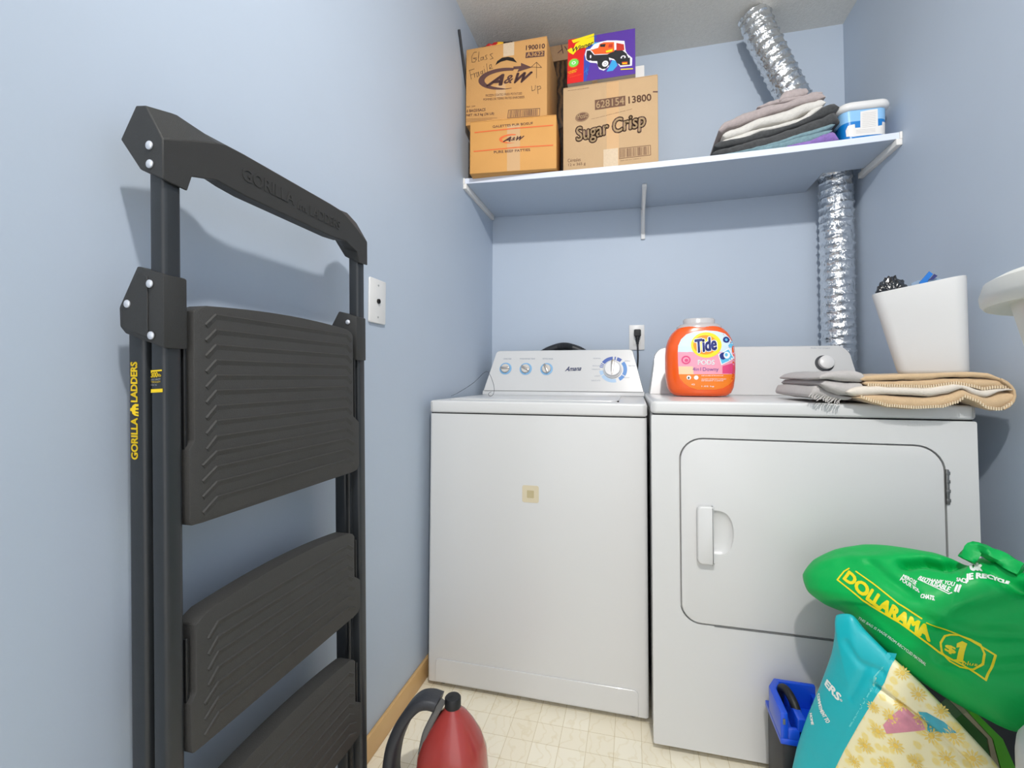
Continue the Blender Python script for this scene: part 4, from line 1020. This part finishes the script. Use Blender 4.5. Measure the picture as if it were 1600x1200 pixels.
def stitches(xs, zz, m, par, y, dz, n):
    bm = bmesh.new()
    for i in range(n):
        x = xs[1] + (xs[-2] - xs[1]) * (i + .5) / n
        k = min(range(len(xs) - 1), key=lambda j: abs(xs[j] - x)); z = zz[k] + (zz[min(k + 1, len(zz) - 1)] - zz[k]) * (x - xs[k]) / (xs[1] - xs[0])
        add_box(bm, (x - .0011, y - .0022, z + dz - .0035), (x + .0011, y + .004, z + dz + .0035))
    o = frombm('edge_stitching', bm, m, par); o['kind'] = 'stuff'; return o
b_, xs, zt_, zb_ = layer('blanket_layer', [(370, 940), (500, 930), (600, 928), (900, 942), (1050, 922), (1150, 884), (1250, 932), (1330, 947), (1440, 900), (1540, 905)],
      [(370, 948), (500, 992), (600, 1022), (800, 1037), (1000, 1030), (1100, 1000), (1170, 957), (1250, 987), (1330, 1040), (1420, 1052), (1500, 1012), (1542, 950)], TAN, .0, 1.)
stitches(xs, zb_, STI, b_, YF, .006, 62)
layer('blanket_layer', [(300, 885), (380, 865), (520, 862), (650, 868), (950, 872), (1100, 850), (1200, 868), (1300, 895), (1380, 885), (1480, 882), (1540, 895)],
      [(320, 925), (380, 935), (600, 926), (900, 940), (1050, 920), (1150, 882), (1250, 930), (1330, 945), (1430, 900), (1500, 890), (1540, 900)], CRM, .012, 5.)
c_, xs, zt_, zb_ = layer('blanket_layer', [(420, 828), (600, 826), (820, 818), (1000, 803), (1200, 802), (1310, 806), (1400, 820), (1480, 850), (1538, 890)],
      [(430, 862), (600, 868), (900, 875), (1100, 848), (1200, 866), (1300, 890), (1380, 880), (1470, 878), (1538, 896)], TAN, .026, 9., yf=YF + .006)
stitches(xs, zb_, STI, c_, YF + .006, .003, 58)
layer('blanket_layer', [(400, 800), (440, 790), (600, 780), (800, 770), (1000, 765), (1200, 760), (1330, 768), (1440, 806), (1515, 860), (1538, 885)],
      [(405, 832), (440, 828), (600, 824), (820, 815), (1000, 800), (1200, 799), (1310, 803), (1400, 818), (1480, 848), (1538, 890)], TAN, .040, 14., yf=YF + .004)
layer('blanket_layer', [(95, 792), (150, 765), (250, 750), (350, 745), (430, 765)], [(95, 812), (180, 815), (300, 832), (400, 832), (430, 828)], GRY, .035, 18., yf=YF + .006)
layer('blanket_layer', [(110, 838), (150, 815), (230, 822), (330, 836), (420, 840)], [(112, 850), (180, 905), (260, 932), (340, 935), (420, 900)], GRY, .012, 20., yf=YF + .008)
layer('blanket_layer', [(32, 905), (60, 868), (100, 862), (150, 890), (230, 925), (330, 940)], [(32, 945), (100, 955), (180, 968), (300, 968), (335, 960)], GRY, .0, 23., yf=YF + .028)
bm = bmesh.new()
for i in range(16):
    q = pt(*qb(40 + i * 14, 915 + i * 3 + (i % 3) * 6), 1, YF + .024)
    tube(bm, smoothpath([q, q + Vector((-.006, -.006, -.004)), q + Vector((-.010 + .004 * math.sin(i), -.010, -.009))], 3), .0014, 5)
fr = frombm('fringe', bm, GRY, bl); fr['kind'] = 'stuff'
ZBK = .9975
wrap = [(1430, 803), (1480, 828), (1515, 860), (1536, 895), (1543, 935), (1530, 980), (1495, 1018), (1450, 1040), (1448, 1024), (1485, 1000), (1512, 968), (1524, 932), (1518, 900), (1500, 875), (1470, 850), (1430, 824)]
prism('blanket_fold', [(min(pt(*qb(*z), 1, YF).x, W_ - .004), pt(*qb(*z), 1, YF).z) for z in wrap], 1, YF - .002, -.60, TAN, bl, .0015, auto=50)

# ------------------------------------------------------------------ waste bin with contents
bn = thing('waste_bin', 'white plastic tapered waste bin standing on the folded blanket', 'bin', (1.40, -.73, ZBK))
def quadsec(A, B, dp, zA, zB, r, inset=0., n=6):
    A = Vector(A); B = Vector(B); u = (B - A); L = u.length; u.normalize(); v = Vector((-u.y, u.x))
    return [Vector(((A + u * p_[0] + v * p_[1]).x, (A + u * p_[0] + v * p_[1]).y, zA + (zB - zA) * p_[0] / L)) for p_ in rrect(inset, inset, L - inset, dp - inset, max(.004, r - inset), n)]
def bsec(t, inset=0., dz=0.):
    A = (1.347 - .049 * t, -.738 + .018 * t); B = (1.468 - .007 * t, -.803 - .011 * t)
    return quadsec(A, B, .098 + .022 * t, ZBK + .2165 * t + dz, ZBK + .243 * t + dz, .026, inset)
secs = [bsec(0, .006), bsec(.02, .001), bsec(.05), bsec(.35), bsec(.7), bsec(.985), bsec(1., .0006), bsec(1., .003), bsec(.7, .004), bsec(.06, .004), bsec(.04, .02)]
BINM = mat('bin_white_plastic', 'CFCFCE', rough=.38, bump=.05, bscale=300)
loft('bin_body', secs, BINM, bn, auto=60)
t = thing('black_plastic_bag', 'black plastic bag bunched up at the left of the white bin', 'bag', (1.345, -.69, 1.06))
bm = bmesh.new(); bmesh.ops.create_icosphere(bm, subdivisions=5, radius=1)
for v in bm.verts:
    c = v.co.copy(); a = math.atan2(c.z, c.x); rd = abs(math.sin(a * 7 + noise.noise(c * 2) * 2)) * .13 + abs(noise.noise(c * 3.3)) * .22 + abs(noise.noise(c * 8)) * .08
    c *= (1.03 - rd); v.co = Vector((1.360 + c.x * .040, -.695 + c.y * .030, 1.205 + c.z * .060 + .004))
frombm('bag', bm, mat('black_polythene', '15161A', rough=.22, spec=.7, coat=.5), t, auto=80)
t = thing('zip_bag', 'blue and white striped plastic zip bag sticking out of the bin', 'bag', (1.41, -.73, 1.15))
ZB1 = mat('zip_blue', '2F7BD0', rough=.25); ZB2 = mat('zip_clear', 'BBD3EA', rough=.15, trans=.5); ZB3 = mat('zip_dark', '3B3F78', rough=.3)
def sheet(name, pts, y, m, th=.0012, y2=None):
    P3 = [pt(a, b, 1, y) for a, b in pts]
    bm = bmesh.new(); f = [bm.verts.new(p_) for p_ in P3]; g = [bm.verts.new(p_ + Vector((0, th, 0))) for p_ in P3]
    bm.faces.new(f); bm.faces.new(g[::-1])
    for i in range(len(f)): j = (i + 1) % len(f); bm.faces.new((f[i], g[i], g[j], f[j]))
    return frombm(name, bm, m, t)
sheet('bag_film', [(1424, 443), (1434, 438), (1450, 436), (1462, 434), (1478, 438), (1480, 470), (1425, 480)], -.725, ZB2)
sheet('zip_strip', [(1437, 441), (1452, 424), (1458, 428), (1450, 438), (1448, 460), (1437, 462)], -.731, ZB1, .002)
sheet('zip_strip', [(1451, 438), (1460, 428), (1465, 431), (1458, 437)], -.734, ZB3, .0015)

# ------------------------------------------------------------------ translucent white basin at the right edge, on its pedestal
PEL = mat('milky_plastic', 'E2E2DB', rough=.35, trans=.12)
t = thing('white_basin', 'milky white plastic basin with a wide rim, cut by the right side of the frame', 'basin', (1.197, -1.607, .905))
latheobj('basin_body', [(.06, .0), (.112, .0), (.116, .008), (.1475, .162), (.168, .158), (.171, .162), (.172, .170), (.168, .184), (.156, .191), (.148, .191), (.142, .186), (.112, .012), (.001, .008)], PEL, t, 64, Matrix.Translation((1.197, -1.607, .905)))
t = thing('round_pedestal', 'white round pedestal holding up the milky basin', 'stand', (1.197, -1.607, 0))
latheobj('pedestal', [(.10, .0005), (.10, .02), (.06, .03), (.06, .87), (.10, .885), (.10, .9045)], WPL, t, 40, Matrix.Translation((1.197, -1.607, 0)))
t = thing('white_canister', 'white plastic canister with rounded shoulder, in front of the green bag', 'canister', (1.272, -1.388, 0))
latheobj('canister_body', [(.095, .0005), (.10, .006), (.10, .470), (.098, .488), (.090, .503), (.078, .511), (.06, .514), (.001, .516)], BINM, t, 48, Matrix.Translation((1.272, -1.388, 0)))

# ------------------------------------------------------------------ soft bags
def plane3(a, b, c):
    A, B, C_ = pt(a[0], a[1], 1, a[2]), pt(b[0], b[1], 1, b[2]), pt(c[0], c[1], 1, c[2])
    n_ = (B - A).cross(C_ - A).normalized()
    if n_.y > 0: n_ = -n_            # towards the room
    return A, n_
def onpl(P, x, y):
    A, n_ = P; d = ray(x, y); return CAM + d * ((A - CAM).dot(n_) / d.dot(n_))
def pillow(name, outl, P, c, hf, hb, m, parent, N=150, K=34, creases=(), namp=.004, nsc=9., ex=2.2, matf=None, floor=None):
    """closed soft bag: outline in the plane P, bulging hf to the front and hb to the back"""
    A, n_ = P; O = [onpl(P, *q) for q in outl]; c3 = onpl(P, *c)
    L = [0]; M_ = len(O)
    for i in range(M_): L.append(L[-1] + (O[(i + 1) % M_] - O[i]).length)
    B = []
    for k in range(N):
        s_ = L[-1] * k / N; i = max(j for j in range(M_) if L[j] <= s_ + 1e-9); f = (s_ - L[i]) / (L[i + 1] - L[i])
        p0, p1, p2, p3 = O[i - 1], O[i], O[(i + 1) % M_], O[(i + 2) % M_]
        ln = p1.lerp(p2, f); cr = .5 * ((2 * p1) + (-p0 + p2) * f + (2 * p0 - 5 * p1 + 4 * p2 - p3) * f * f + (-p0 + 3 * p1 - 3 * p2 + p3) * f ** 3)
        B.append(ln.lerp(cr, .6))
    cr3 = [([onpl(P, *q) for q in pts], amp, wid) for pts, amp, wid in creases]
    def disp(p_, t_):
        d = noise.noise(p_ * nsc) * namp + noise.noise(p_ * nsc * 3.1 + Vector((5, 1, 2))) * namp * .45
        for pts, amp, wid in cr3:
            best = 9
            for a, b in zip(pts, pts[1:]):
                ab = b - a; u = max(0, min(1, (p_ - a).dot(ab) / ab.length_squared)); best = min(best, (p_ - a - ab * u).length)
            d -= amp * math.exp(-(best / wid) ** 2)
        return d * min(1, (1 - t_) * 5 + .15)
    bm = bmesh.new()
    def ringf(t_, side):
        o = []
        for b in B:
            p_ = c3.lerp(b, t_); h = (1 - t_ ** ex) ** (1 / 2.0)
            q = p_ + n_ * ((hf * h + disp(p_, t_)) if side > 0 else -hb * h)
            if floor is not None: q.z = max(q.z, floor)
            q.x = min(q.x, W_ - .015)
            o.append(bm.verts.new(q))
        return o
    ts = [1 - (1 - k / K) ** 1.6 for k in range(1, K + 1)]
    for side in (1, -1):
        tt = ts[:-1] if side > 0 else ts[:-1][::4]
        rings = [ringf(t_, side) for t_ in tt]
        cp = bm.verts.new(c3 + n_ * ((hf + disp(c3, 0)) if side > 0 else -hb))
        if side > 0: edge = [bm.verts.new((min(b.x, W_ - .015), b.y, b.z if floor is None else max(b.z, floor))) for b in B]
        rings.append(edge)
        for k in range(N): bm.faces.new((cp, rings[0][k], rings[0][(k + 1) % N]))
        for a, b in zip(rings, rings[1:]):
            for k in range(N): bm.faces.new((a[k], b[k], b[(k + 1) % N], a[(k + 1) % N]))
    bmesh.ops.recalc_face_normals(bm, faces=bm.faces)
    if matf:
        for f in bm.faces: f.material_index = matf(f.calc_center_median(), f.normal)
    bv = BVHTree.FromBMesh(bm)
    return frombm(name, bm, m, parent, auto=75), bv
GRN = mat('green_bag_film', '00AF52', rough=.45, bump=.5, bscale=60, spec=.3)
gb = thing('green_shopping_bag', 'large stuffed green shopping bag with yellow framed lettering, lying on the pile', 'bag', (1.25, -1.05, .36))
PG = plane3((1255, 900, -.955), (1640, 900, -1.12), (1530, 1118, -1.20))
GO = [(1255, 900), (1262, 924), (1285, 942), (1310, 952), (1338, 972), (1372, 1008), (1420, 1052), (1480, 1092), (1530, 1118), (1580, 1142), (1650, 1150), (1700, 1110), (1720, 1020), (1690, 935), (1645, 905), (1600, 897), (1572, 884), (1532, 874), (1513, 884), (1460, 866), (1390, 855), (1350, 853), (1305, 861), (1272, 877)]
gob, bvG = pillow('bag_body', GO, PG, (1490, 985), .075, .05, GRN, gb, N=220, K=44, namp=.0060, nsc=12, creases=[
    ([(1425, 900), (1452, 893), (1482, 900), (1512, 884)], .036, .010), ([(1525, 880), (1548, 905), (1600, 935)], .020, .014), ([(1372, 898), (1400, 925), (1440, 955)], .006, .010),
    ([(1600, 935), (1520, 960), (1470, 985)], .012, .016), ([(1440, 985), (1540, 1010), (1620, 1010)], .010, .012), ([(1480, 1045), (1560, 1060), (1640, 1050)], .009, .010),
    ([(1360, 960), (1420, 1010), (1520, 1060)], .004, .010), ([(1290, 890), (1340, 885), (1400, 892)], -.004, .012), ([(1338, 975), (1400, 1035), (1480, 1090)], .014, .018)])
A, n_ = PG; u_ = (onpl(PG, 1600, 950) - onpl(PG, 1300, 950)).normalized(); v_ = n_.cross(u_); v_ = v_ if v_.z > 0 else -v_
MG = frame(A, u_, v_)
if (MG.to_3x3() @ Vector((0, -1, 0))).dot(n_) < 0: MG = MG @ Matrix.Scale(-1, 4, (0, 1, 0))
p = BagPrint(MG, surf=bvG, maxe=.007)
qg = lambda x, y: (1180 + x / 3.8095, 830 + y / 3.8095)
GY = mat('bag_yellow_print', 'EEDB12', rough=.45); GW = mat('bag_white_print', 'EFF3EE', rough=.45)
p.line(GY, [qg(*z) for z in ((560, 222), (530, 240), (490, 290), (640, 410), (860, 545), (1090, 715), (1240, 800), (1372, 885), (1430, 738), (1280, 650), (1020, 548))], .0028, 1)
p.line(GY, [qg(*z) for z in ((600, 240), (700, 310), (850, 430), (990, 520))], .0026, 1)
p.line(GY, [qg(*z) for z in ((1130, 625), (1105, 665), (1112, 720), (1160, 775), (1220, 810), (1300, 825), (1355, 790), (1365, 730), (1340, 675), (1280, 645), (1210, 620), (1160, 618))], .0028, 1, closed=True)
vs, fs, _ = textmesh('DOLLARAMA', .06)
def curvetext(p, m, st, lo, hi, bold, lay):
    """letters run along a bent band given by lower and upper pixel polylines"""
    def along(P_, u):
        P_ = [p.px(*z) for z in P_]; u = u * (len(P_) - 1); i = min(int(u), len(P_) - 2); return P_[i].lerp(P_[i + 1], u - i)
    p.glyphs(m, st, lambda u, v: along(lo, u).lerp(along(hi, u), v), bold, lay, (along(hi, .5) - along(lo, .5)).length)
curvetext(p, GY, 'DOLLARAMA', [qg(*z) for z in ((525, 285), (655, 400), (770, 485), (895, 570), (1040, 655))], [qg(*z) for z in ((560, 238), (690, 340), (800, 425), (920, 505), (1035, 570))], .075, 2)
p.text(GY, '$', qg(1130, 715), qg(1190, 735), qg(1135, 672), .06, 2)
p.poly(GY, [qg(*z) for z in ((1200, 668), (1232, 655), (1262, 670), (1238, 768), (1250, 775), (1248, 783), (1185, 772), (1186, 762), (1200, 760), (1218, 690), (1198, 692))], 2)
p.text(GY, 'plus', qg(1230, 798), qg(1318, 812), qg(1238, 768), .01, 2)
p.text(GW, 'CHATS.', qg(985, 398), qg(1066, 412), qg(990, 374), .05, 2)
curvetext(p, GW, 'MERCI DE', [qg(875, 275), qg(925, 300), qg(955, 325)], [qg(885, 258), qg(930, 280), qg(965, 300)], .035, 2)
curvetext(p, GW, 'POUR VOS', [qg(862, 292), qg(925, 335), qg(980, 368)], [qg(872, 275), qg(930, 312), qg(972, 345)], .035, 2)
curvetext(p, GW, 'REUTILISABLE', [qg(970, 285), qg(1060, 325), qg(1150, 362)], [qg(985, 268), qg(1070, 300), qg(1165, 335)], .035, 2)
curvetext(p, GW, 'THANK YOU', [qg(1020, 295), qg(1100, 310), qg(1180, 330)], [qg(1020, 280), qg(1110, 292), qg(1190, 305)], .035, 2)
p.line(GW, [qg(*z) for z in ((970, 288), (1060, 330), (1150, 372), (1170, 365))], .0016, 2)
p.line(GW, [qg(*z) for z in ((1188, 358), (1205, 320))], .0026, 2); p.line(GW, [qg(*z) for z in ((1205, 360), (1222, 322))], .0026, 2)
curvetext(p, GW, 'SACS', [qg(1200, 300), qg(1260, 312)], [qg(1200, 278), qg(1262, 285)], .045, 2)
curvetext(p, GW, 'JE RECYCLE', [qg(1255, 305), qg(1400, 295), qg(1500, 318)], [qg(1255, 258), qg(1400, 262), qg(1515, 300)], .045, 2)
curvetext(p, GW, 'OK', [qg(1280, 240), qg(1345, 238)], [qg(1290, 190), qg(1350, 205)], .045, 2)
curvetext(p, GW, 'THIS BAG IS MADE FROM RECYCLED MATERIAL', [qg(612, 520), qg(760, 612), qg(900, 715), qg(1015, 800)], [qg(622, 508), qg(768, 600), qg(908, 702), qg(1022, 786)], .02, 2)
p.build('printed_lettering', gb)
# gathered handles of the bag
bm = bmesh.new()
a0 = onpl(PG, 1518, 890) + n_ * .04; a1 = onpl(PG, 1532, 872) + n_ * .045; a2 = onpl(PG, 1560, 884) + n_ * .04; a3 = onpl(PG, 1600, 905) + n_ * .04
tube(bm, smoothpath([a0, a1, a2, a3], 6), .011, 10, True, lambda i, a: .011 + .004 * math.sin(3 * a + i * .5))
frombm('gathered_handle', bm, GRN, gb, auto=80)

# teal and yellow tote below
TEA = mat('tote_teal', '0FB5BF', rough=.42, bump=.35, bscale=50, coat=.1)
def flower_mat():
    m = bpy.data.materials.new('tote_sunflower'); m.use_nodes = True; MATS['tote_sunflower'] = m
    nt = m.node_tree; N = nt.nodes; L = nt.links; b = N['Principled BSDF']; b.inputs['Roughness'].default_value = .4
    tc = N.new('ShaderNodeTexCoord'); v = N.new('ShaderNodeTexVoronoi'); v.inputs['Scale'].default_value = 60; v.inputs['Randomness'].default_value = .7
    L.new(tc.outputs['Object'], v.inputs['Vector'])
    n1 = N.new('ShaderNodeTexNoise'); n1.inputs['Scale'].default_value = 150; L.new(tc.outputs['Object'], n1.inputs['Vector'])
    ad = N.new('ShaderNodeMath'); ad.operation = 'MULTIPLY_ADD'; ad.inputs[1].default_value = .35; L.new(n1.outputs['Fac'], ad.inputs[0]); L.new(v.outputs['Distance'], ad.inputs[2])
    r = N.new('ShaderNodeValToRGB'); e = r.color_ramp.elements; e[0].position = .28; e[0].color = lin('F1DF9A'); e[1].position = .62; e[1].color = lin('F6EDC2')
    k = e.new(.45); k.color = lin('F3DF8A')
    L.new(ad.outputs[0], r.inputs[0]); L.new(r.outputs[0], b.inputs['Base Color']); return m
SUN = flower_mat()
tt = thing('teal_tote_bag', 'teal and pale yellow flowered tote bag standing below the green bag', 'bag', (1.06, -1.14, 0))
PT = plane3((1290, 1100, -1.06), (1500, 1100, -1.20), (1300, 1250, -1.07))
TO_ = [(1307, 961), (1330, 960), (1350, 984), (1392, 1026), (1440, 1070), (1500, 1133), (1560, 1200), (1590, 1260), (1560, 1330), (1480, 1350), (1380, 1340), (1290, 1325), (1240, 1300), (1232, 1240), (1245, 1170), (1262, 1118), (1283, 1068), (1300, 1020), (1306, 985)]
lineA = [(1398, 1018), (1384, 1045), (1376, 1066), (1335, 1133), (1300, 1200), (1280, 1340)]
LA = [onpl(PT, *q) for q in lineA]
ut = (onpl(PT, 1600, 1100) - onpl(PT, 1300, 1100)).normalized()
def tote_m(c, nn):
    # teal to the left of the seam line, flowered cloth to the right
    z = c.z; k = 0
    for a, b in zip(LA, LA[1:]):
        if b.z <= z <= a.z: k = (a.z - z) / (a.z - b.z); s_ = a.lerp(b, k); return 0 if (c - s_).dot(ut) < -.002 else 1
    return 0 if z > LA[0].z else 1
tob, bvTt = pillow('bag_body', TO_, PT, (1375, 1190), .030, .035, [TEA, SUN], tt, N=200, K=60, namp=.002, nsc=9, ex=3.2, matf=tote_m, floor=.0005, creases=[
    ([(1378, 1068), (1420, 1100), (1470, 1140), (1520, 1190)], .010, .005), ([(1384, 1045), (1350, 1030), (1330, 1000)], .004, .006), ([(1340, 1080), (1360, 1040)], .003, .006)])
u_ = ut; n2 = PT[1]; v_ = n2.cross(u_); v_ = v_ if v_.z > 0 else -v_
MT = frame(PT[0], u_, v_)
if (MT.to_3x3() @ Vector((0, -1, 0))).dot(n2) < 0: MT = MT @ Matrix.Scale(-1, 4, (0, 1, 0))
p = BagPrint(MT, surf=bvTt, maxe=.006)
qt = lambda x, y: (1190 + x / 6.4, 1040 + y / 6.4)
curvetext(p, GW, 'ERS', [qt(635, 190), qt(690, 265), qt(765, 350)], [qt(660, 140), qt(730, 220), qt(800, 300)], .06, 1)
p.ellipse(GW, qt(797, 345), .0022, .0022, 1, r0=.5)
curvetext(p, GW, 'COMMITMENT TO', [qt(560, 300), qt(580, 440), qt(650, 575)], [qt(580, 270), qt(610, 430), qt(690, 560)], .04, 1)
curvetext(p, GW, 'HOME', [qt(485, 480), qt(500, 590)], [qt(505, 475), qt(525, 590)], .06, 1)
FL = mat('sunflower_yellow', 'F2D672', rough=.45); FC = mat('sunflower_centre', 'ECC85A', rough=.45)
rnd = random.Random(4)
spots = [(1410, 1052), (1435, 1085), (1408, 1100), (1392, 1120), (1372, 1142), (1440, 1122), (1470, 1112), (1365, 1105), (1352, 1165), (1400, 1165), (1335, 1190), (1455, 1150), (1490, 1150), (1520, 1185), (1480, 1185), (1430, 1190), (1385, 1195)]
for (fx, fy) in spots:
    c_ = p.px(fx, fy); R_ = .0125 * rnd.uniform(.8, 1.15); a0 = rnd.uniform(0, 1)
    for k_ in range(12):
        A_ = a0 + 2 * PI * k_ / 12; d1 = Vector((math.cos(A_), math.sin(A_))); d2 = Vector((-d1.y, d1.x))
        p.add(FL, [c_ + d1 * R_ * .25, c_ + d1 * R_ * .65 - d2 * R_ * .13, c_ + d1 * R_, c_ + d1 * R_ * .65 + d2 * R_ * .13], [(0, 1, 2, 3)], 1)
    p.add(FC, [c_ + Vector((math.cos(2 * PI * k_ / 10), math.sin(2 * PI * k_ / 10))) * R_ * .3 for k_ in range(10)], [tuple(range(10))], 2)
seam = [(1396, 1021), (1385, 1044), (1377, 1066), (1356, 1100), (1336, 1133), (1314, 1172), (1300, 1200), (1292, 1250)]
for (s0, s1) in zip(seam, seam[1:]): p.poly(TEA, [(s0[0] - 9, s0[1] - 2), (s0[0] + 5.5, s0[1]), (s1[0] + 5.5, s1[1]), (s1[0] - 9, s1[1] - 2)], 1)
ST = mat('tote_stitch', '7FE0DC', rough=.6)
for off in (-14, -24):
    p.line(ST, [qt(1235 + off, 10), qt(1150 + off, 110), qt(1140 + off, 210), qt(1010 + off, 430), qt(900 + off, 610)], .0007, 1)
p.poly(mat('tote_pink', 'D98FA0', rough=.45, var=.3, vscale=70), [qt(*z) for z in ((1215, 595), (1290, 510), (1400, 420), (1440, 425), (1600, 560), (1640, 640), (1250, 680))], 1)
p.poly(mat('tote_blue_patch', '3EA9BA', rough=.45, var=.3, vscale=90), [(1435, 1112), (1448, 1113), (1475, 1128), (1495, 1145), (1450, 1145)], 1)
p.build('printed_pattern', tt)

# dark carton the bags lean on, and a bright green striped packet
t = thing('dark_crate', 'dark grey plastic crate on the floor, under the green bag', 'crate', (1.25, -1.10, 0))
bm = bmesh.new(); add_box(bm, (1.25, -1.105, .0005), (1.51, -.88, .30), .003); frombm('crate_body', bm, mat('crate_dark', '232527', rough=.6), t, auto=40)
GD = mat('packet_dark_green', '2D6B27', rough=.4); GB = mat('packet_bright_green', '57C21F', rough=.35); GBe = mat('packet_beige', 'B5A98A', rough=.5)
g0 = pt(1496, 1118, 1, -1.155)
t = thing('green_packet', 'green striped cardboard packet behind the flowered bag, beside the white canister', 'packet', g0)
def gprism(name, pts, y0, y1, m):
    P3 = [pt(a, b, 1, -1.155) for a, b in pts]
    return prism(name, [(q.x, q.z) for q in P3], 1, y0, y1, m, t, .0)
gprism('packet_body', [(1488, 1122), (1500, 1112), (1538, 1150), (1560, 1260), (1500, 1260)], -1.160, -1.12, GD)
gprism('beige_stripe', [(1501, 1112), (1508, 1109), (1546, 1150), (1575, 1260), (1560, 1260), (1539, 1150)], -1.161, -1.12, GBe)
gprism('green_stripe', [(1509, 1109), (1515, 1107), (1523, 1112), (1562, 1150), (1610, 1260), (1576, 1260), (1547, 1150)], -1.162, -1.12, GB)

# ------------------------------------------------------------------ blue plastic caddy with a black roller
BLP = mat('blue_plastic', '1450D6', rough=.3, coat=.2)
t = thing('blue_caddy', 'blue plastic caddy with black roller on a black base, beside the teal bag', 'caddy', (1.02, -.95, 0))
xa, xb, ya, yb_ = .986, 1.095, -.990, -.866; zz = .190
def cadw(bm, P2, z0, z1, bev=.003): merge(bm, prism_bm(P2, 2, z0, z1, bev, 2))
bm = bmesh.new()
cadw(bm, [(xa, ya), (xa + .016, ya), (xa + .016, -.905), (xa + .030, -.880), (xa + .028, yb_), (xa + .020, yb_), (xa, -.900)], zz, .247)
add_box(bm, (xa + .024, yb_ - .012, zz), (xb, yb_, .247), .003); add_box(bm, (xb - .012, ya, zz), (xb, yb_ - .01, .228), .003)
add_box(bm, (xa, ya, zz - .012), (xb, yb_, zz + .001), .002); add_box(bm, (xa + .034, ya, zz), (xa + .052, ya + .06, .238), .004); add_box(bm, (xa + .015, ya, zz), (xb - .01, ya + .010, .214), .003)
frombm('tray', bm, BLP, t, auto=40)
bm = bmesh.new(); add_box(bm, (xa + .004, ya + .004, .0005), (xb - .004, yb_ - .004, zz - .0125), .006); frombm('base', bm, mat('caddy_black', '232427', rough=.5), t, auto=40)
tubeobj('roller', smoothpath([(xa + .026, -.890, .20), (xa + .028, -.895, .238), (xa + .034, -.915, .2515), (xa + .042, -.945, .240), (xa + .050, -.972, .20)], 6), .0095, BLK, t, 14)
bm = bmesh.new(); add_box(bm, (xa + .005, ya - .0012, .222), (xa + .010, ya + .002, .234)); frombm('clip', bm, HNG, t)

# ------------------------------------------------------------------ red canister with black handle on the floor
t = thing('red_canister', 'red plastic canister with black cap and thick black handle, on floor by baseboard', 'canister', (.262, -1.13, 0))
RDM = mat('red_plastic', 'A83E3A', rough=.25, coat=.35, var=.12, vscale=18)
loft('canister_body', [sup(r, d, z, 36, 2.6, .268, -1.13) for r, z, d in ((.070, .0005, .06), (.078, .01, .068), (.080, .09, .070), (.076, .135, .066), (.064, .168, .056), (.046, .197, .042), (.030, .217, .030), (.0180, .229, .0180), (.0165, .238, .0165))], RDM, t, auto=60)
latheobj('cap', [(.0185, .2345), (.0185, .253), (.0165, .2555), (.001, .2565)], BLK, t, 24, Matrix.Translation((.268, -1.13, 0)))
HG = mat('handle_grey', '6B6A68', rough=.6); HB = mat('handle_black', '33353B', rough=.45, bump=.3, bscale=300)
def band(name, path, w_, th, m):
    path = smoothpath(path, 6); secs = []
    for i, q in enumerate(path):
        d = (path[min(i + 1, len(path) - 1)] - path[max(i - 1, 0)]).normalized(); s_ = Vector((0, 1, 0)); nn = d.cross(s_).normalized()
        secs.append([q + s_ * a * w_ / 2 + nn * b * th / 2 for a, b in ((-1, -.6), (-.8, -1), (.8, -1), (1, -.6), (1, .6), (.8, 1), (-.8, 1), (-1, .6))])
    return loft(name, secs, m, t, auto=50)
band('handle', [(.236, -1.135, .2420), (.216, -1.14, .2475), (.194, -1.145, .243), (.172, -1.15, .221), (.152, -1.155, .187), (.137, -1.16, .142), (.132, -1.16, .08), (.150, -1.155, .04), (.190, -1.15, .03)], .050, .024, HB)
band('handle_strut', [(.241, -1.137, .238), (.230, -1.14, .217), (.214, -1.145, .182), (.206, -1.15, .14)], .034, .015, HG)
